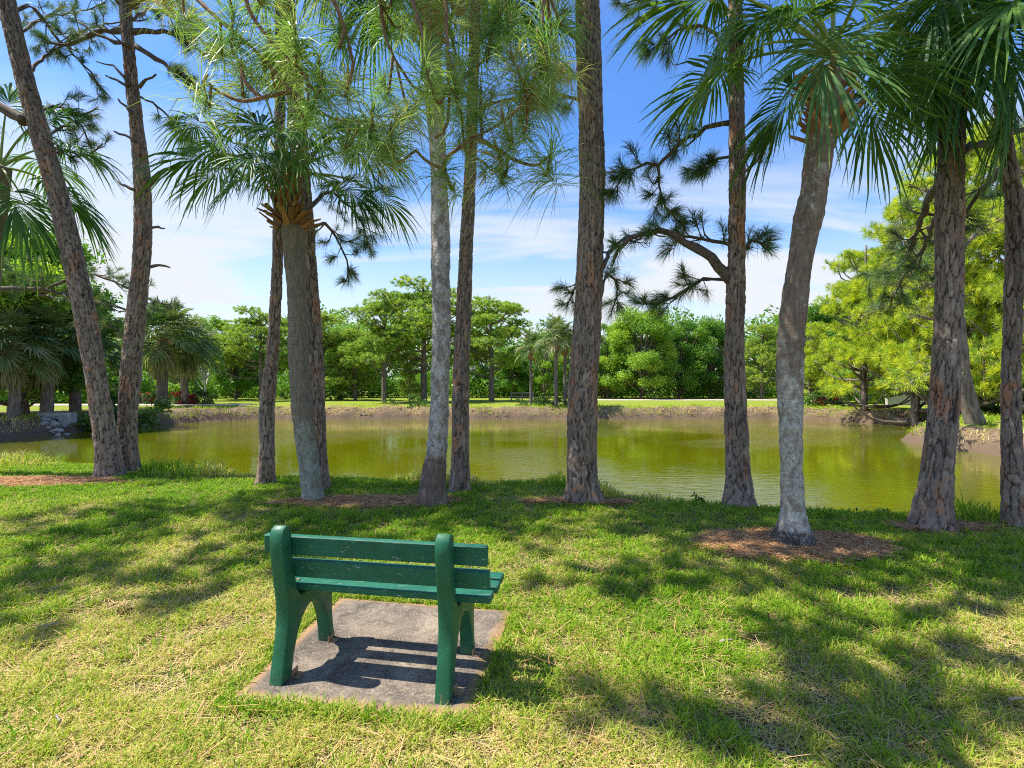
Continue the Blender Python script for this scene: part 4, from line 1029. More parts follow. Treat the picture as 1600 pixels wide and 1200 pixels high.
g2 = Geo(); needles(g2, tips, dirs, n=95, ln=.27, w=.0040, droop=.75, seed=9, tint=(.04, .75), back=.10, size=size, spread=(.35, 1.9)); g2.build('needles', M['needle_near'], bo)
def shade_limb_P(pts, h, seed, ntw): shade_limb(rP, mainl[8], pts, h, seed, ntw, r0=.045)  # added limbs out of view, aimed to shade the lower right lawn
shade_limb_P([(1250, 1000), (1400, 1020), (1650, 1040)], 5.4, 920, 10)
shade_limb_P([(1300, 1080), (1450, 1110), (1700, 1100)], 5.2, 921, 7)
# rest of that pine's crown, over and behind the viewer
Cx = spline(np.array([[-2.05, -2.55, 5.], [-2.0, -2.5, 8.], [-2.0, -2.5, 10.5]]), 30)
high_crown(rP, Cx, np.full(30, .1), 5.4, 8, 131, ln=(1.8, 3.2), ntw=10)

# ------------------------------------------------------------------ background trees (prototypes, then copies)
def leaves(g, C, n, sz, seed, tint, flatn=.5, shape=1.3):
    """rhombic leaf sprays at points C"""
    r = rs(seed); K = len(C)
    nn = nrm(r.normal(size=(K, 3)) + np.array([0, 0, flatn])); a = nrm(np.cross(nn, nrm(r.normal(size=(K, 3))))); b = np.cross(nn, a)
    s = sz * r.uniform(.55, 1.25, K)[:, None]
    V = np.stack([C - a * s * shape, C + b * s * .5, C + a * s * shape, C - b * s * .5], 1)
    k = np.arange(K) * 4; g.add(V.reshape(-1, 3), np.stack([k, k + 1, k + 2, k + 3], -1), tint=np.repeat(tint, 4))
def crown_pts(r, cen, rad, per, squash=.75):
    """points through lumpy clumps; shell heavy"""
    pts = []; cl = []
    for c, R_ in zip(cen, rad):
        k = int(per * R_ ** 2)
        d = nrm(r.normal(size=(k, 3))); rr = R_ * (r.uniform(size=k) ** .5) * (1 + .25 * np.abs(r.normal(size=k)))
        lump = .72 + .5 * vnoise(d[:, 0] * 2.5 + c[0] * 3, d[:, 1] * 2.5 + c[1] * 3, d[:, 2] * 2.5 + c[2], 3)
        p = c + d * (rr * lump)[:, None] * [1, 1, squash]; pts.append(p); cl.append(np.full(k, r.uniform(0, 1)))
    return np.concatenate(pts), np.concatenate(cl)
def broad_proto(name, label, cat, Ht, Rc, th_, seed, per=900, ls=.115, mat='leaf_far', ncl=62, trunkmat='fartrunk', tr=.22, low=.22):
    r = rs(seed); root = thing(name, label, cat, (0, 0, 0)); g = Geo()
    tp = np.array([[0, 0, -.3], [r.normal(0, .2), r.normal(0, .2), th_], [r.normal(0, .5), r.normal(0, .5), Ht * .75]]); C = spline(tp, 14); tube(g, C, np.linspace(tr, tr * .35, 14), 8)
    cen, rad = [], []
    for i_ in range(ncl):
        a = r.uniform(0, 2 * math.pi); zf = r.uniform(low, 1); rr = Rc * math.sqrt(max(.05, 1 - ((zf - .5) / .62) ** 2)) * r.uniform(.35, 1.0)
        c = np.array([math.cos(a) * rr, math.sin(a) * rr, Ht * zf - .6]); cen.append(c); rad.append(r.uniform(.45, 1.25) * Rc * .27)
        k = int(np.clip(zf * .6, .1, .8) * 13); tube(g, spline([C[k], (C[k] + c) / 2 - [0, 0, .3], c], 6), np.linspace(tr * .35, .03, 6), 5)
    g.build('trunk', M[trunkmat], root, smooth=True)
    g = Geo(); P, cl = crown_pts(r, cen, rad, per); t_ = np.clip(cl * .55 + r.uniform(0, .5, len(P)), 0, 1); leaves(g, P, 1, ls, seed + 1, t_); g.build('crown', M[mat], root)
    return root
def pine_proto(name, label, cat, Ht, Rc, seed, z0=.45, ncl=26, mat='needle_far', tufts=26, nn_=13, ln=.34, w=.035, lean=0., tr=.24, squash=.42, trunkmat='fartrunk'):
    r = rs(seed); root = thing(name, label, cat, (0, 0, 0)); g = Geo()
    tp = np.array([[0, 0, -.3], [lean * .3, 0, Ht * .4], [lean + r.normal(0, .2), r.normal(0, .2), Ht * .93]]); C = spline(tp, 20); tube(g, C, np.linspace(tr, tr * .3, 20), 8)
    tips, dirs = [], []
    for i_ in range(ncl):
        a = r.uniform(0, 2 * math.pi); zf = z0 + (1 - z0) * r.uniform(0, 1); rr = Rc * (1.1 - .65 * (zf - z0) / (1 - z0)) * r.uniform(.35, 1.0)
        k = int(np.clip(zf - .12, .1, .95) * 19); c = C[k] + np.array([math.cos(a) * rr, math.sin(a) * rr, Ht * .10 + .1 * rr])
        tube(g, spline([C[k], C[k] * .4 + c * .6 + [0, 0, -.15 * rr] + r.normal(0, .15, 3), c], 7), np.linspace(tr * .35, .03, 7), 5)
        R_ = Rc * (r.uniform(.13, .26) if ncl > 100 else r.uniform(.22, .44)); d = nrm(r.normal(size=(tufts, 3))); p = c + d * (R_ * r.uniform(size=tufts) ** .4)[:, None] * [1, 1, squash]
        tips.append(p); dirs.append(nrm(d + [0, 0, .9]))
        for q in p[::9]: tube(g, [c - [0, 0, .1], (c + q) / 2 - [0, 0, .08], q], [.03, .022, .012], 3, cap=False)
    g.build('trunk', M[trunkmat], root, smooth=True)
    g = Geo(); needles(g, np.concatenate(tips), np.concatenate(dirs), n=nn_, ln=ln, w=w, seed=seed + 5, tint=(.0, .7), droop=.15, back=.1, spread=(.2, 1.5)); g.build('crown', M[mat], root)
    return root
def palm_proto(name, label, cat, Ht, Rf, seed, e0=-.7, nf=26, tr=.17, skirt=False, bootsh=0.):
    r = rs(seed); root = thing(name, label, cat, (0, 0, 0)); g = Geo()
    C = spline(np.array([[0, 0, -.2], [r.normal(0, .12), 0, Ht * .5], [r.normal(0, .15), 0, Ht]]), 16)
    R = np.full(16, tr) * (1 + .06 * r.normal(size=16)); tube(g, C, R, 12); g.build('trunk', M['fartrunk'], root, smooth=True)
    if bootsh:
        g = Geo(); top = C[-1]
        for k in range(70):
            a = r.uniform(0, 6.28); z = Ht - r.uniform(0, bootsh); rd = np.array([math.cos(a), math.sin(a), 0]); p = np.array([np.interp(z, C[:, 2], C[:, 0]), 0, z]) + rd * tr * .9
            tube(g, [p, p + rd * .14 + [0, 0, .22]], [.05, .02], 4, tint=r.uniform(.1, 1))
        g.build('leaf_boots', M['boots'], root)
    g = Geo(); top = C[-1]
    for k in range(nf):
        a = k * 2.4 + r.uniform(-.2, .2); e = e0 + (1.45 - e0) * (k + .5) / nf; L_ = Rf * .62
        hub = top + np.array([math.cos(a) * math.cos(e), math.sin(a) * math.cos(e), math.sin(e)]) * L_
        frond_geo(g, top, hub, Rf * .5, seed * 50 + k, n=36, droop=.35, segs=6, tint=(.15, 1.), pw=.012)
    if skirt:
        for k in range(12):
            a = k * 2.4; hub = top + np.array([math.cos(a) * .35, math.sin(a) * .3, -.25 - r.uniform(0, .25)])
            frond_geo(g, top, hub, Rf * .36, seed * 50 + 90 + k, n=20, droop=.9, segs=3, tint=(0., .06), dirn=(math.cos(a) * .25, math.sin(a) * .25, -1))
    g.build('crown', M['frond_far'], root)
    return root

PROTO = {
 'oak': broad_proto('oak_tree', 'x', 'oak tree', 11, 4.2, 2.6, 501),
 'oak2': broad_proto('oak_tree', 'x', 'oak tree', 10, 3.6, 2.2, 502, ncl=56),
 'tall': broad_proto('leafy_tree', 'x', 'tree', 12, 2.9, 3.4, 503, per=720, ls=.12, ncl=50, tr=.16, low=.3),
 'open': broad_proto('leafy_tree', 'x', 'tree', 12, 3.0, 4.0, 504, per=520, ls=.12, ncl=38, tr=.14, low=.35, trunkmat='paletrunk'),
 'pine': pine_proto('pine_tree', 'x', 'pine tree', 12.5, 4.0, 505, z0=.42, tufts=80, ncl=30, nn_=18, w=.04),
 'pine2': pine_proto('pine_tree', 'x', 'pine tree', 12, 3.4, 506, z0=.16, ncl=46, tufts=70, nn_=18, w=.04),
 'gold': pine_proto('pine_tree', 'x', 'pine tree', 12, 4.6, 507, z0=.16, ncl=104, mat='needle_gold', tufts=30, nn_=30, ln=.40, w=.018, tr=.26),
 'palm': palm_proto('palm_tree', 'x', 'palm tree', 5.4, 2.0, 508, e0=-.3, bootsh=.9),
 'palmfat': palm_proto('palm_tree', 'x', 'palm tree', 3.4, 2.3, 509, e0=-.35, nf=44, tr=.28, skirt=True, bootsh=1.2),
 'shrub': broad_proto('shrub', 'x', 'shrub', 1.5, 1.0, .3, 510, per=1500, ls=.07, mat='shrub', ncl=14, tr=.04, low=.15),
 'redshrub': broad_proto('red_shrub', 'x', 'shrub', 1.5, .8, .3, 511, per=1100, ls=.10, mat='red_leaf', ncl=12, tr=.04, low=.3),
}
used = set()
trunksx = [(172, 'the leaning pine'), (205, 'the pine with dead stubs'), (420, 'the slim flaking pine'), (480, 'the palm by the bench'), (690, 'the bare grey palm'), (722, 'the slim pine beside it'), (915, 'the broad central pine'), (1150, 'the pine with bent limbs'), (1240, 'the lichened palm'), (1480, 'the stout dark pine'), (1585, 'the right edge pine')]
BG = []
def plant(kind, x, Z, h=None, label='', group=None, rz=None, wid=1.0, ybase=None):
    """x = picture column, Z = distance, h = wanted height in m"""
    pr = PROTO[kind]; hs = {'oak': 11, 'oak2': 10, 'tall': 12, 'open': 12, 'pine': 12.5, 'pine2': 12, 'gold': 12, 'palm': 7.0, 'palmfat': 5.0, 'shrub': 1.5, 'redshrub': 1.5}[kind]
    X = (x - 800) / F * Z; s = (h or hs) / hs
    r = rs(int(x * 7 + Z * 13) % 100000); rz = r.uniform(0, 6.28) if rz is None else rz
    sc_ = (s * wid, s * wid, s); loc = (X, Z, Hf(X, Z))
    if kind in used: o = copy_tree(pr, loc, rz, sc_, label, group)
    else:
        used.add(kind); o = pr; o.location = loc; o.rotation_euler = (0, 0, rz); o.scale = sc_; tag(o, label, None, group)
    return o
def Ht(ytop, Z): return EYE + (HOR - ytop) / F * Z
GT = 'trees beyond the pond'
# front row across the pond, each singled out by where it stands
rows = [
 ('oak', 40, 30, 372, 1.15, 'big rounded oak above the palms on the left bank'),
 ('oak2', -60, 26, 350, 1.1, 'oak half outside the left edge on the left bank'),
 ('tall', 150, 48, 470, 1.1, 'green tree on the left bank, seen left of the leaning pine'),
 ('tall', 215, 56, 500, 1.2, 'leafy tree seen just right of the pine with dead stubs'),
 ('open', 322, 56, 482, 1.0, 'airy pale trunked tree, tallest right of the fat palm'),
 ('tall', 280, 66, 500, 1.2, 'bright green tree behind the fat palm'),
 ('oak2', 368, 62, 505, 1.0, 'dark green tree between the pale trunked tree and the slim flaking pine'),
 ('pine', 408, 56, 470, 1.3, 'pine across the pond crossed by the slim flaking pine'),
 ('pine2', 505, 58, 474, 1.3, 'pine across the pond seen directly right of the palm by the bench'),
 ('oak', 550, 70, 512, 1.0, 'leafy tree behind and left of the dark trunked pine'),
 ('pine', 600, 50, 444, 1.15, 'dark trunked pine across the pond, midway between two foreground palms'),
 ('pine2', 555, 57, 500, 1.2, 'low spreading pine left of the dark trunked pine'),
 ('pine', 662, 54, 425, 1.45, 'tall pine across the pond seen left of the bare grey palm'),
 ('pine2', 640, 54, 540, .8, 'short bushy pine at the far tree line, left of the grey palm'),
 ('pine', 768, 54, 450, 1.4, 'spreading pine with flat topped crown right of the slim centre pine'),
 ('tall', 745, 70, 535, 1.2, 'light green tree below the flat topped pine'),
 ('oak2', 800, 68, 540, 1.2, 'rounded tree behind the rail fence'),
 ('tall', 850, 66, 520, 1.1, 'yellow green tree behind the three slender palms'),
 ('oak', 900, 70, 520, .9, 'tree behind the lamp post'),
 ('oak', 1000, 64, 486, 1.0, 'largest oak between the broad pine and the pine with bent limbs'),
 ('oak2', 950, 66, 505, 1.0, 'green oak immediately right of the broad central pine'),
 ('oak2', 1060, 66, 500, 1.0, 'second oak right of the largest oak'),
 ('oak', 1110, 68, 502, .9, 'oak just left of the pine with bent limbs'),
 ('pine2', 1190, 62, 492, 1.0, 'pale green pine between the bent limbed pine and the lichened palm'),
 ('tall', 1225, 70, 490, 1.1, 'leafy tree rising behind the lichened palm'),
 ('oak', 1290, 60, 480, 1.0, 'oak behind the golden pines on the right bank'),
 ('tall', 1400, 52, 430, 1.1, 'green tree far behind the golden pines'),
 ('gold', 1268, 42, 492, .9, 'low golden green pine on the far right corner of the pond'),
 ('gold', 1350, 35, 365, .85, 'golden green pine hanging over the far right water'),
 ('gold', 1430, 31, 255, .78, 'tall golden pine behind the stout dark pine, on its left'),
 ('gold', 1510, 28, 170, .66, 'highest golden pine seen right of the stout dark pine'),
 ('gold', 1610, 25, 165, .66, 'golden pine cut by the right edge of the photo'),
 ('oak2', 1540, 36, 420, 1.0, 'leafy green tree between the two rightmost pines'),
 ('oak2', 1640, 30, 400, 1.0, 'leafy tree beyond the right edge pine'),
]
for kind, x, Z, yt, wd, lab in rows:
    plant(kind, x, Z, Ht(yt, Z), lab, GT, wid=wd * (1.0))
# palms
plant('palmfat', 254, 40, Ht(488, 40), 'fat shaggy palm with dead leaf skirt on the far left corner lawn', 'palms beyond the pond', wid=.95)
plant('palmfat', 290, 45, Ht(508, 45), 'shaggy palm half behind the fat one', 'palms beyond the pond', wid=.8)
plant('palmfat', 20, 25.5, Ht(500, 25.5), 'leftmost palm by the concrete headwall', 'palms beyond the pond', wid=.9)
plant('palmfat', 72, 27.5, Ht(490, 27.5), 'palm with criss-cross leaf bases above the headwall', 'palms beyond the pond', wid=.9)
plant('palmfat', 118, 31, Ht(500, 31), 'palm on the left bank hidden behind the leaning pine', 'palms beyond the pond', wid=.9)
plant('palm', 829, 40.8, Ht(524, 40.8), 'leftmost and shortest of the three slender palms on the far bank', 'slender palms on the far bank', wid=.75)
plant('palm', 869, 40.3, Ht(500, 40.3), 'tallest of the three slender palms on the far bank', 'slender palms on the far bank', wid=.95)
plant('palm', 883, 41.3, Ht(512, 41.3), 'slender palm beside the lamp post on the far bank', 'slender palms on the far bank', wid=.9)
# shrubs
for k, (x, Z, h_, lab) in enumerate([(816, 41.2, 1.0, 'small dark shrub left of the shortest slender palm'), (840, 41.2, 1.1, 'dark shrub right of the shortest slender palm'), (851, 41.4, 1.2, 'middle dark shrub between the slender palms'), (860, 41.2, 1.1, 'dark shrub left of the tallest slender palm'), (877, 41.0, 1.2, 'dark shrub between the two closest palms'),
      (238, 46, 1.6, 'yellow green shrub left of the fat shaggy palm'), (268, 45, 1.5, 'shrub right of the fat shaggy palm'), (316, 46, 1.9, 'bright low shrub at the right end of the red planting'), (300, 46.5, 2.1, 'dark shrub behind the red leaves'), (192, 30, 3.2, 'dark clipped shrub between the leaning pine and the one beside it'),
      (1530, 28, 2.6, 'bright leafy shrub between the two rightmost pines'), (1560, 27.5, 2.4, 'bright leafy shrub touching the right edge pine'), (1500, 30, 2.8, 'bright shrub right of the stout dark pine'), (1262, 40, 2.0, 'shrub right of the lichened palm at the water'), (1310, 42, 1.6, 'shrub under the golden pine on the right corner'),
      (455, 62, 1.6, 'low shrub at the far tree line left of the palm by the bench'), (530, 60, 1.8, 'low light shrub under the spreading pine'), (612, 41.6, 1.0, 'small plant on the bank edge near the dark trunked pine'), (655, 40.6, 1.6, 'sapling on the bank just left of the grey palm')]):
    plant('shrub', x, Z, h_, lab, 'shrubs round the pond')
for k, (x, Z, h_, lab) in enumerate([(277, 45.5, 1.9, 'red leaved shrub left in the red planting'), (296, 45.2, 2.0, 'red leaved shrub right in the red planting'), (228, 46, 1.8, 'red leaved shrub beside the pine with dead stubs'), (1288, 41, 2.0, 'dark red shrub under the golden pine')]):
    plant('redshrub', x, Z, h_, lab, 'red leaved shrubs')

# undergrowth and the wood behind: masses nobody could count
def mass(name, label, x0, x1, Zf, h_f, n, ls, seed, mat, depth):
    r = rs(seed); x = r.uniform(x0, x1, n); Z_ = Zf(x) + r.uniform(0, depth, n); X = (x - 800) / F * Zf(x)
    hh = h_f(x) * (.1 + 1.5 * fbm(X * .20, Z_ * .1, 0, seed, 3)) * r.uniform(0, 1, n) ** .8
    P = np.stack([X, Z_, Hh(X, Z_) + hh], -1); g = Geo()
    leaves(g, P, 1, ls, seed + 1, np.clip(fbm(X * .6, Z_, hh * .8, seed + 4) * 1.2 - .1 + r.uniform(-.2, .3, n), 0, 1))
    return tag(g.build(name, M[mat]), label, kind='stuff')
mass('undergrowth', 'dense dark undergrowth along the far tree line', -300, 1900, lambda x: 67 + 0 * x, lambda x: 3.2 + 0 * x, 90000, .18, 601, 'leaf_far', 5)
mass('woodland', 'dense wood closing the view behind the far trees', -700, 2300, lambda x: 78 + 0 * x, lambda x: 12.5 + 0 * x, 150000, .30, 602, 'leaf_far', 10)
mass('undergrowth', 'dark undergrowth behind the palms on the left bank', -500, 235, lambda x: 47 + 0 * x, lambda x: 3.5 + 0 * x, 24000, .22, 603, 'leaf_far', 6)
mass('undergrowth', 'leafy undergrowth behind the golden pines on the right', 1290, 2000, lambda x: 46 + 0 * x, lambda x: 3.5 + 0 * x, 26000, .20, 604, 'leaf_far', 6)

# leaning trunk on the right bank
rQ = thing('pine_tree', 'leaning pine trunk on the right bank between the two rightmost pines', 'pine tree', (PX(1524, 668, 21.)[0], 21., Hf(PX(1524, 668, 21.)[0], 21.)), GT)
gN = Geo(); C = spline(np.array([*pxp([(1526, 664), (1516, 640), (1506, 600), (1500, 560), (1496, 480), (1494, 380), (1492, 300)], 21.)]), 40); C[0, 2] -= .2; tube(gN, C, np.linspace(.34, .16, 40) * (1 + .06 * rs(3).normal(size=40)), 14); gN.build('trunk', M['fartrunk'], rQ, smooth=True)
for k, (q) in enumerate([[(1498, 520, 21), (1460, 500, 20.5), (1420, 490, 20.3)], [(1497, 450, 21), (1440, 440, 21.5), (1400, 420, 22)], [(1496, 400, 21), (1530, 360, 21.5), (1570, 340, 22)], [(1494, 330, 21), (1450, 300, 21.5), (1420, 290, 22)], [(1500, 560, 21), (1450, 585, 20.3), (1400, 610, 19.8)]]):
    limb(rQ, pxp(q, 21), .09, .03, ntw=22, seed=700 + k, tl=(.5, 1.5), nk=dict(n=20, ln=.30, w=.02, tint=(0., .7)), nmat='needle_gold', mat='fartrunk')

# ------------------------------------------------------------------ far bank furniture
# concrete headwall with pipe
bw = PX(84, 672, 27.2); zb = WATER - .1
rH_ = thing('concrete_headwall', 'stained concrete drain headwall on the left bank below the palms', 'headwall', (bw[0], 26.6, zb))
g = Geo(); X0, X1, zt = PX(58, 0, 26.6)[0], PX(112, 0, 26.6)[0], EYE + (HOR - 645) / F * 26.6; zl = EYE + (HOR - 668) / F * 26.6
V = [(X0, 26.6, zt), (X1, 26.6, zt), (X1 - .05, 26.6, zl + .25), (X1 - .4, 26.6, zl), (X0 + .45, 26.6, zl), (X0 + .1, 26.6, zl + .3)]
V += [(x, 26.95, z) for x, _, z in V]
g.add(V, [(i_, i_ + 6, (i_ + 1) % 6 + 6, (i_ + 1) % 6) for i_ in range(6)] + [(0, 1, 2, 5), (2, 3, 4, 5), (11, 8, 7, 6), (11, 10, 9, 8)]); g.build('wall', M['wall'], rH_)
g = Geo(); xm = (X0 + X1) / 2 + .1; tube(g, [(xm, 26.57, zl + .28), (xm, 26.63, zl + .28)], [.17, .17], 16); g.build('pipe_shade_disc', M['dark'], rH_)  # black disc stands for the shade inside the pipe
# rip-rap
r = rs(44); gr = Geo()
ph = np.linspace(0, np.pi, 7); ps = np.arange(9) / 9 * 2 * np.pi
Vr = np.array([[math.sin(a) * math.cos(b), math.sin(a) * math.sin(b), math.cos(a)] for a in ph for b in ps]); Vr *= (.7 + .6 * vnoise(Vr[:, 0] * 1.7 + 4, Vr[:, 1] * 1.7, Vr[:, 2] * 1.7, 8))[:, None]
gr.add(Vr * [.2, .15, .12], ringgrid(7, 9)); rock0 = gr.build('rock', M['rock']); first = True
rocks = []
for k in range(22):
    x = 66 + k * 3.3 + r.uniform(-3, 3); Z_ = 26.3 + r.uniform(-.5, .3) + max(0, (x - 110) * .02)
    rocks.append((x, Z_, r.uniform(.6, 1.5), r.uniform(0, 6)))
rocks.sort()
for k, (x, Z_, s_, rz_) in enumerate(rocks):
    o = rock0 if k == 0 else rock0.copy()
    if k: col.objects.link(o)
    X = (x - 800) / F * Z_; o.location = (X, Z_, Hf(X, Z_) + .03); o.scale = (s_, s_, s_); o.rotation_euler = (r.uniform(-.3, .3), 0, rz_)
    tag(o, 'pale grey rock among the rubble at the foot of the concrete headwall', 'rock', 'rocks at the foot of the headwall')
# lamp post
lx = PX(893, 0, 41.5)[0]; lz = Hf(lx, 41.5)
rl = thing('street_lamp', 'slim pale green lamp post on the far bank beside the slender palms', 'street lamp', (lx, 41.5, lz))
g = Geo(); tube(g, [(lx, 41.5, lz - .1), (lx, 41.5, lz + .4), (lx, 41.5, lz + .5), (lx, 41.5, lz + 3.85)], [.11, .10, .055, .045], 12); g.build('post', M['postgreen'], rl, smooth=True)
g = Geo(); tube(g, [(lx, 41.5, lz + 3.8), (lx, 41.5, lz + 3.9), (lx, 41.5, lz + 4.2)], [.08, .13, .19], 12); g.build('lantern_glass', M['lampglass'], rl, smooth=True)
g = Geo(); tube(g, [(lx, 41.5, lz + 4.2), (lx, 41.5, lz + 4.24), (lx, 41.5, lz + 4.38), (lx, 41.5, lz + 4.48)], [.27, .26, .10, .03], 12); g.build('cap', M['postgreen'], rl, smooth=True)
# rail fence
fx0, fx1 = PX(799, 0, 57)[0], PX(833, 0, 57)[0]; fz = Hf(fx0, 57)
rf = thing('rail_fence', 'short weathered two rail fence at the back of the far lawn', 'fence', ((fx0 + fx1) / 2, 57, fz))
for k in range(3):
    x = fx0 + (fx1 - fx0) * k / 2; g = Geo(); box(g, (x, 57, fz + .48), (.14, .14, 1.1), bev=.015); g.build('post', M['greywood'], rf)
for z in (.42, .86):
    g = Geo(); box(g, ((fx0 + fx1) / 2, 56.88, fz + z), (fx1 - fx0 + .2, .06, .14), bev=.012); g.build('rail', M['greywood'], rf)
# low pale wall at the right
g = Geo(); wx0, wx1 = PX(1385, 0, 44)[0], PX(1452, 0, 44)[0]; wz = Hf(wx0, 44)
rw = thing('low_wall', 'low pale wall behind the golden pines on the right', 'wall', ((wx0 + wx1) / 2, 44, wz))
box(g, ((wx0 + wx1) / 2, 44, wz + .38), (wx1 - wx0, .3, .8)); g.build('wall', M['whitewall'], rw)
g = Geo(); box(g, ((wx0 + wx1) / 2, 44, wz + .82), (wx1 - wx0 + .1, .4, .08), bev=.01); g.build('coping', M['wall'], rw)
# driftwood on the far bank
g = Geo(); p0 = PX(556, 660, 38.6)
for q in ([(553, 662), (565, 652), (578, 643)], [(565, 652), (572, 655), (584, 650)], [(560, 657), (562, 648), (566, 641)]):
    tube(g, spline(np.array(pxp(q, 38.6)), 8), np.linspace(.07, .02, 8), 6)
db = PX(565, 655, 38.6)
tag(g.build('fallen_branch', M['deadwood'], base=(db[0], db[1], db[2]), smooth=True), 'bleached fallen branch lying on the far bank at the water', 'branch')

# grass and dead tufts on the far bank
def blades(g, X, Y, Z_, L_, w, lean, tint, seed, curl=.5):
    r = rs(seed); K = len(X); a = r.uniform(0, 2 * np.pi, K)
    d = np.stack([np.cos(a) * np.sin(lean), np.sin(a) * np.sin(lean), np.cos(lean)], -1); o = np.stack([X, Y, Z_], -1)
    a2 = a + r.uniform(.6, 2.5, K); wv = np.stack([np.cos(a2), np.sin(a2), 0 * a], -1) * (w / 2)[:, None]
    hd = np.stack([np.cos(a), np.sin(a), 0 * a], -1); cu = (curl * L_ * r.uniform(.2, 1, K))[:, None]
    p1 = o + d * (L_ * .55)[:, None]; p2 = o + d * (L_ * .95)[:, None] + hd * cu * .5 - np.array([0, 0, 1.]) * cu * .55
    V = np.stack([o - wv * .8, o + wv * .8, p1 + wv, p1 - wv, p2], 1); k = np.arange(K) * 5
    V[..., 2] = np.maximum(V[..., 2], Z_[:, None] + .002)
    g.add(V.reshape(-1, 3), np.stack([k, k + 1, k + 2, k + 3], -1), np.stack([k + 3, k + 2, k + 4], -1), tint=np.repeat(tint, 5))
r = rs(88); n_ = 70000
n_ = 130000; X = r.uniform(-27, 27, n_); Y = r.uniform(16, 43, n_); s_ = sdist(X, Y); k = (s_ > .15) & (s_ < 2.6) & (fbm(X * .8, Y * .8, 0, 31) > .42); X, Y, s_ = X[k], Y[k], s_[k]
g = Geo(); tn = np.where(s_ > 1.3, r.uniform(.25, .6, len(X)), np.where(fbm(X * .3, Y * .3, 0, 33) > .52, r.uniform(.2, .6, len(X)), r.uniform(0, .15, len(X))))
blades(g, X, Y, Hh(X, Y, s_) - .02, r.uniform(.10, .40, len(X)), np.full(len(X), .03), r.uniform(.1, 1.0, len(X)), tn, 89)
tag(g.build('bank_grass', M['grass']), 'rough dry grass tufts along the eroded far bank', kind='stuff')

# ------------------------------------------------------------------ pine straw beds
beds = [((1243, 858), (-.95, .95), (-.42, .62), 'ring of red brown pine straw round the lichened palm', 21, 9000),
        ((520, 787), (-.85, 1.9), (-.30, .38), 'long bed of pine straw under the palm and grey trunk behind the bench', 22, 9000),
        ((120, 752), (-3.8, 1.2), (-.55, .35), 'pine straw spread at the foot of the leaning pine', 23, 9000),
        ((905, 786), (-.75, .75), (-.17, .18), 'small patch of straw at the foot of the broad central pine', 24, 2500),
        ((1450, 826), (-.5, .9), (-.12, .18), 'thin straw under the stout dark pine', 25, 2500)]
bedinfo = []
for (x, y), (xa, xb), (ya, yb), lab, sd_, cnt in beds:
    c = PX(x, y, Zof(y)); bedinfo.append((c, xa, xb, ya, yb, sd_))
def inbed(X, Y):
    m_ = np.zeros(np.shape(X))
    for c, xa, xb, ya, yb, sd_ in bedinfo:
        cx, cy_ = c[0] + (xa + xb) / 2, c[1] + (ya + yb) / 2; a, b = (xb - xa) / 2, (yb - ya) / 2
        q = np.hypot((X - cx) / a, (Y - cy_) / b) + .45 * (fbm(X * 3.2, Y * 3.2, 0, sd_) - .5)
        m_ = np.maximum(m_, 1 - sstep(.80, 1.05, q))
    return m_
m, n, l, p = newmat('straw_bed'); M['bed'] = m
vv_ = mapping(n, l, (1, 1, 1), src='World')
l.new(ramp(n, l, noise(n, l, 38, 6, .75, vv_, 1.5), [(.3, (.16, .075, .03)), (.5, (.46, .25, .10)), (.7, (.70, .45, .22))]), p.inputs['Base Color']); p.inputs['Roughness'].default_value = .95
bump(n, l, p, noise(n, l, 60, 4, .7, vv_, 1.), .8, .02)
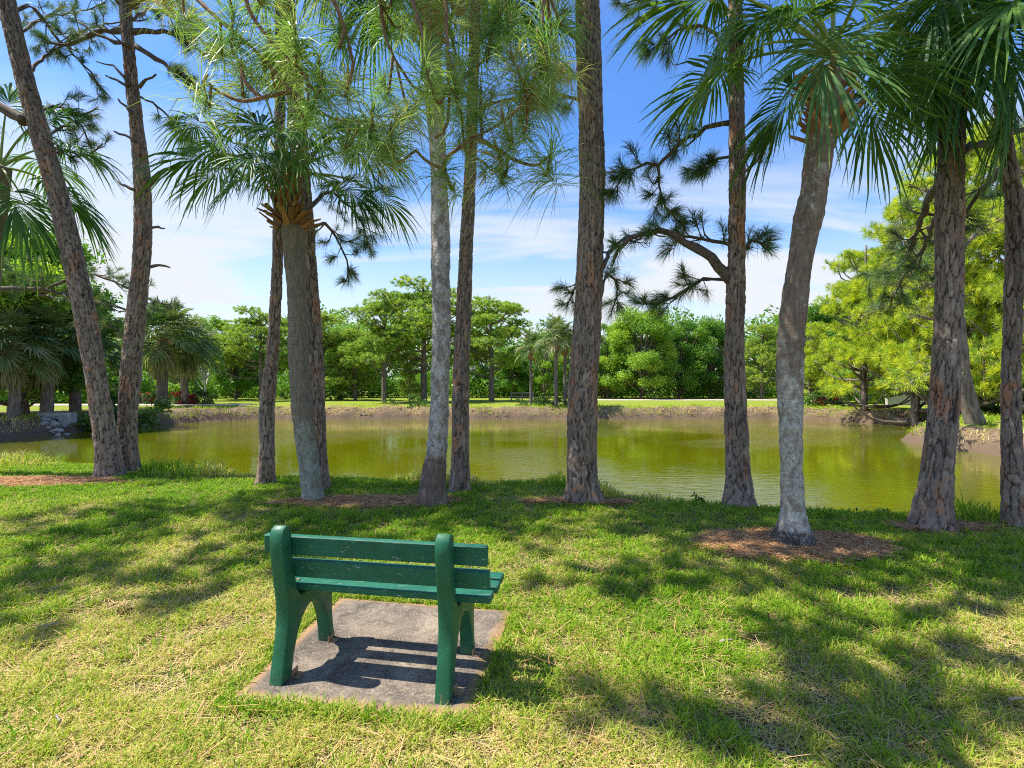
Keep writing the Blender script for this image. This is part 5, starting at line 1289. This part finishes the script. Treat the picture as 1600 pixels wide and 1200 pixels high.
for (x, y), (xa, xb), (ya, yb), lab, sd_, cnt in beds:
    c = PX(x, y, Zof(y)); r = rs(sd_); g = Geo(); cx, cy_ = c[0] + (xa + xb) / 2, c[1] + (ya + yb) / 2; a, b = (xb - xa) / 2, (yb - ya) / 2
    nr, na = 14, 72; an = np.arange(na) / na * 2 * np.pi
    rim_ = np.array([.93 - .45 * (fbm(cx + a * math.cos(t) * .9, cy_ + b * math.sin(t) * .9, 0, sd_) * 1.0 - .5) for t in an]).ravel() if False else None
    f_ = np.linspace(0.02, 1, nr)[:, None]
    lim = np.ones(na)
    for q in np.linspace(1.25, .5, 40):
        xx, yy = cx + a * q * np.cos(an), cy_ + b * q * np.sin(an); ok_ = (q + .45 * (fbm(xx * 3.2, yy * 3.2, 0, sd_) - .5)) < .95
        lim = np.where((lim == 1) & ok_, q, lim)
    X, Y = cx + a * f_ * lim * np.cos(an), cy_ + b * f_ * lim * np.sin(an)
    Zg = Hh(X, Y) + .016 * sstep(1, .75, f_) + .006 + .010 * (fbm(X * 9, Y * 9, 0, 2) - .5) - .012 * (f_ > .99)
    g.add(np.stack([X, Y, Zg], -1), ringgrid(nr, na)[:, ::-1], tint=.5)
    nq = cnt * 2; X = r.uniform(cx - a * 1.15, cx + a * 1.15, nq); Y = r.uniform(cy_ - b * 1.15, cy_ + b * 1.15, nq); k = inbed(X, Y) > r.uniform(0.05, .9, nq); X, Y = X[k], Y[k]; K = len(X)
    an_ = r.uniform(0, np.pi, K); L_ = r.uniform(.05, .13, K); d = np.stack([np.cos(an_), np.sin(an_), r.normal(0, .10, K)], -1); o_ = np.stack([X, Y, Hh(X, Y) + r.uniform(.022, .042, K)], -1)
    wv = np.stack([-np.sin(an_), np.cos(an_), r.normal(0, .6, K)], -1) * .0016
    V = np.stack([o_ - d * L_[:, None] - wv, o_ - d * L_[:, None] + wv, o_ + d * L_[:, None] + wv, o_ + d * L_[:, None] - wv], 1); k = np.arange(K) * 4
    g2 = Geo(); g2.add(V.reshape(-1, 3), np.stack([k, k + 1, k + 2, k + 3], -1), tint=np.repeat(r.uniform(0, 1, K), 4))
    ob = g.build('pine_straw', M['bed'], smooth=True); tag(ob, lab, kind='stuff')
    o2 = g2.build('straw_needles', M['straw'], ob, base=(0, 0, 0))

# ------------------------------------------------------------------ the lawn's blades
r = rs(1234)
trunkxy = [(C_[2][0], C_[2][1], R_[8] * 1.0 + .03) for C_, R_ in ((CA, RA), (CB, RB), (CC, RC), (CE, RE), (CD, RD), (CF, RF), (CG, RG), (CH, RH), (CI, RI), (CJ, RJ), (CK, RK), (CL, RL))]
def field(n, za, zb, pw):
    Y = (za ** pw + r.uniform(0, 1, n) * (zb ** pw - za ** pw)) ** (1 / pw); X = r.uniform(-1, 1, n) * (1.09 * Y + 2.3)
    return X, Y
def keep(X, Y):
    s_ = sdist(X, Y); k = (s_ > .12) & ~inpad(X, Y, -.005)
    k &= inbed(X, Y) < r.uniform(.15, 1.0, len(X))
    for tx, ty, tr in trunkxy: k &= np.hypot(X - tx, Y - ty) > tr
    return k, s_
def dryness(X, Y):
    d = fbm(X * .9 + 3, Y * .9, 0, 61, 4) * 1.1 + .35 * (fbm(X * 5, Y * 5, 0, 62, 3) - .5)
    d = d + .34 * sstep(4.4, 2.2, Y) + .14 * sstep(.5, -2.5, X) * sstep(5, 3, Y) - .12
    return np.clip(d, 0, 1)
g = Geo()
X, Y = field(800000, 1.3, 11.0, .75); k, s_ = keep(X, Y); X, Y, s_ = X[k], Y[k], s_[k]; K = len(X)
dr = dryness(X, Y); isdry = r.uniform(size=K) < (.10 + .46 * sstep(.35, .85, dr))
tn = np.where(isdry, r.uniform(0, .30, K), np.clip(.75 - .50 * dr + r.normal(0, .14, K), .30, 1))
cl_ = fbm(X * 9, Y * 9, 0, 63, 3); kc = r.uniform(size=K) < sstep(.22, .55, cl_) * .75 + .25; X, Y, s_, dr, tn, isdry, cl_ = [q[kc] for q in (X, Y, s_, dr, tn, isdry, cl_)]; K = len(X)
L_ = (.020 + .075 * sstep(.3, .75, cl_) + r.uniform(0, .03, K)) * np.where(isdry, .85, 1); wv = (.0028 + .0008 * Y) * r.uniform(.7, 1.3, K)
ln_ = np.where(isdry, r.uniform(.9, 1.5, K), r.uniform(.25, 1.15, K))
blades(g, X, Y, Hh(X, Y, s_), L_, wv, ln_, tn, 64, curl=.6)
# thatch of dead blades lying flat
X, Y = field(340000, 1.3, 10.0, .7); k, s_ = keep(X, Y); X, Y, s_ = X[k], Y[k], s_[k]; K = len(X)
dr = dryness(X, Y); k = r.uniform(size=K) < .10 + .55 * sstep(.35, .8, dr); X, Y, s_ = X[k], Y[k], s_[k]; K = len(X)
blades(g, X, Y, Hh(X, Y, s_) + .004, r.uniform(.03, .08, K), (.0028 + .0007 * Y), r.uniform(1.25, 1.52, K), r.uniform(0, .24, K), 65, curl=.15)
# longer green tufts and runners
X, Y = field(38000, 1.6, 9, .8); k = fbm(X * 2.2, Y * 2.2, 0, 66, 3) > .55; X, Y = X[k], Y[k]; k, s_ = keep(X, Y); X, Y, s_ = X[k], Y[k], s_[k]; K = len(X)
blades(g, X, Y, Hh(X, Y, s_), r.uniform(.06, .12, K), (.0045 + .0008 * Y), r.uniform(.1, .9, K), np.clip(r.normal(.6, .15, K), .3, 1), 67, curl=.5)
# fringe hanging round the slab
P4 = np.vstack([padc, padc[:1]]); tt = r.uniform(0, 4, 7000); tt = np.where(fbm(tt * 5, tt * 0, 0, 77, 3) > r.uniform(.25, .75, 7000), tt, r.uniform(0, 4, 7000)); k = tt.astype(int); f_ = (tt - k)[:, None]; Pp = P4[k] * (1 - f_) + P4[k + 1] * f_; Pp = cc + (Pp - cc) * (1.015 + r.uniform(0, 1, (7000, 1)) ** 1.5 * .14); kk_ = r.uniform(size=7000) < .6; Pp = Pp[kk_]; k = k[kk_]
K = len(Pp); blades(g, Pp[:, 0], Pp[:, 1], np.zeros(K), r.uniform(.04, .10, K) * np.where(k == 0, 1.15, .9), np.full(K, .006), r.uniform(.1, 1.0, K), np.clip(r.normal(.5, .2, K), .05, 1), 68, curl=.6)
tag(g.build('lawn_grass', M['grass']), 'short coarse lawn grass, green with straw coloured dry patches', kind='stuff')
# taller grass on the near crest
g = Geo(); n_ = 190000
X = r.uniform(-13, 12, n_); Y = r.uniform(5.4, 11.2, n_); s_ = sdist(X, Y); tall = fbm(X * .9, Y * .9, 0, 71, 3)
k = (s_ > .1) & (s_ < 1.55) & (r.uniform(size=n_) < sstep(1.6, .8, s_)) & (inbed(X, Y) < .3) & (np.abs(X) < 1.15 * Y + 2.3)
for tx, ty, tr in trunkxy: k &= np.hypot(X - tx, Y - ty) > tr + .02
X, Y, s_, tall = X[k], Y[k], s_[k], tall[k]; K = len(X)
L_ = (.09 + .30 * sstep(.35, .7, tall)) * r.uniform(.5, 1.25, K) * sstep(1.75, .8, s_) + .03
ydry = fbm(X * 1.3, Y * 1.3, 0, 73, 3)
tn = np.clip(.58 - .6 * sstep(.45, .68, ydry) * r.uniform(0, 1, K) + r.normal(0, .13, K), .08, 1)
blades(g, X, Y, Hh(X, Y, s_), L_, np.full(K, .010), r.uniform(.05, .9, K), tn, 72, curl=.6)
tag(g.build('shore_grass', M['grass']), 'longer bright grass along the near crest of the pond', kind='stuff')

# ------------------------------------------------------------------ small things on the lawn
def weed(x, y, h_, lab, seed):
    c = PX(x, y, Zof(y)); z = Hf(c[0], c[1]); r = rs(seed); g = Geo(); root = thing('weed', lab, 'plant', (c[0], c[1], z)); P = []
    for k in range(5):
        d = nrm(np.array([r.normal(0, .35), r.normal(0, .35), 1])); e = np.array([c[0], c[1], z]) + d * h_ * r.uniform(.6, 1); tube(g, [(c[0], c[1], z), (np.array([c[0], c[1], z]) + e) / 2, e], [.004, .003, .002], 4)
        for t in np.linspace(.25, 1, 7): P.append(np.array([c[0], c[1], z]) * (1 - t) + e * t + r.normal(0, .018, 3))
    g.build('stem', M['twig'], root); g2 = Geo(); leaves(g2, np.array(P), 1, .035, seed, r.uniform(.2, 1, len(P)), 1.2); g2.build('foliage', M['shrub'], root)
weed(1094, 786, .16, 'small leafy sprig at the water edge left of the bent limbed pine', 801)
weed(1350, 798, .22, 'low broadleaf weed at the water edge left of the stout dark pine', 802)
weed(1385, 800, .18, 'smaller broadleaf weed beside the stout dark pine', 803)
r = rs(55); X, Y = field(7500, 1.6, 7.5, 1.0); k, s_ = keep(X, Y); X, Y = X[k], Y[k]; K = len(X); g = Geo()
an_ = r.uniform(0, np.pi, K); L_ = r.uniform(.04, .10, K); d = np.stack([np.cos(an_), np.sin(an_), r.normal(0, .12, K)], -1); o_ = np.stack([X, Y, r.uniform(.03, .055, K)], -1); wv = np.stack([-np.sin(an_), np.cos(an_), 0 * an_], -1) * .0014
V = np.stack([o_ - d * L_[:, None] - wv, o_ - d * L_[:, None] + wv, o_ + d * L_[:, None] + wv, o_ + d * L_[:, None] - wv], 1); k = np.arange(K) * 4
g.add(V.reshape(-1, 3), np.stack([k, k + 1, k + 2, k + 3], -1), tint=np.repeat(r.uniform(0, .9, K), 4))
tag(g.build('needle_litter', M['straw']), 'fallen brown pine needles scattered over the lawn', kind='stuff')
# pine cone
pcn = PX(193, 962, Zof(962)); g = Geo(); r = rs(9)
for k in range(90):
    t = k / 90; a = k * 2.4; rd = .030 * math.sin(math.pi * (.12 + .85 * t)) ; zc = -.045 + .09 * t
    o_ = np.array([zc, math.cos(a) * rd, math.sin(a) * rd]); d = nrm(np.array([.35, math.cos(a), math.sin(a)])); s2 = nrm(np.cross(d, [1, 0, 0.])); up_ = np.cross(s2, d)
    V = [o_ * [1, .4, .4] - s2 * .004, o_ * [1, .4, .4] + s2 * .004, o_ + d * .008 + s2 * .007, o_ + d * .008 - s2 * .007, o_ + d * .006 + up_ * .004]
    g.add(np.array(V) + [0, 0, .04], [(0, 1, 2, 3)], [(3, 2, 4)])
o = g.build('pine_cone', M['cone'], base=(0, 0, 0)); o.location = (pcn[0], pcn[1], 0); o.rotation_euler = (0, .1, .6); tag(o, 'brown pine cone lying in the grass left of the bench', 'pine cone')
for (x, y, ln_, rz_, thk, lab, mt) in [(75, 988, .12, .35, .003, 'thin grey stick in the shaded grass left of the bench', 'greywood'), (90, 1138, .07, -.7, .007, 'grey piece of bark in the bottom left grass', 'greywood'), (1135, 1013, .09, .2, .008, 'short dark twig in the grass right of the bench', 'deadwood'), (1590, 1107, .08, 0, .009, 'pale dead leaf scrap at the right edge of the lawn', 'deadwood'), (858, 815, .1, .3, .008, 'bit of dead wood on the grass below the broad central pine', 'deadwood')]:
    c = PX(x, y, Zof(y)); g = Geo(); dx = np.array([math.cos(rz_), math.sin(rz_), 0.]); C = spline(np.array([-dx * ln_ / 2, dx * .01 + [0, 0, .006], dx * ln_ / 2 + [0, .004, 0]]), 9)
    tube(g, C + [0, 0, .045], thk * (1 + .3 * rs(int(x)).normal(size=9)) * np.linspace(1, .6, 9), 6); o = g.build('fallen_twig', M[mt], base=(0, 0, 0), smooth=True); o.location = (c[0], c[1], 0); tag(o, lab, 'twig')

for o in ROOTS:
    if '_b' in o: del o['_b']
# any prototype that was never planted is dropped
for k, pr in PROTO.items():
    if k not in used:
        for ch in list(pr.children): bpy.data.objects.remove(ch)
        bpy.data.objects.remove(pr)
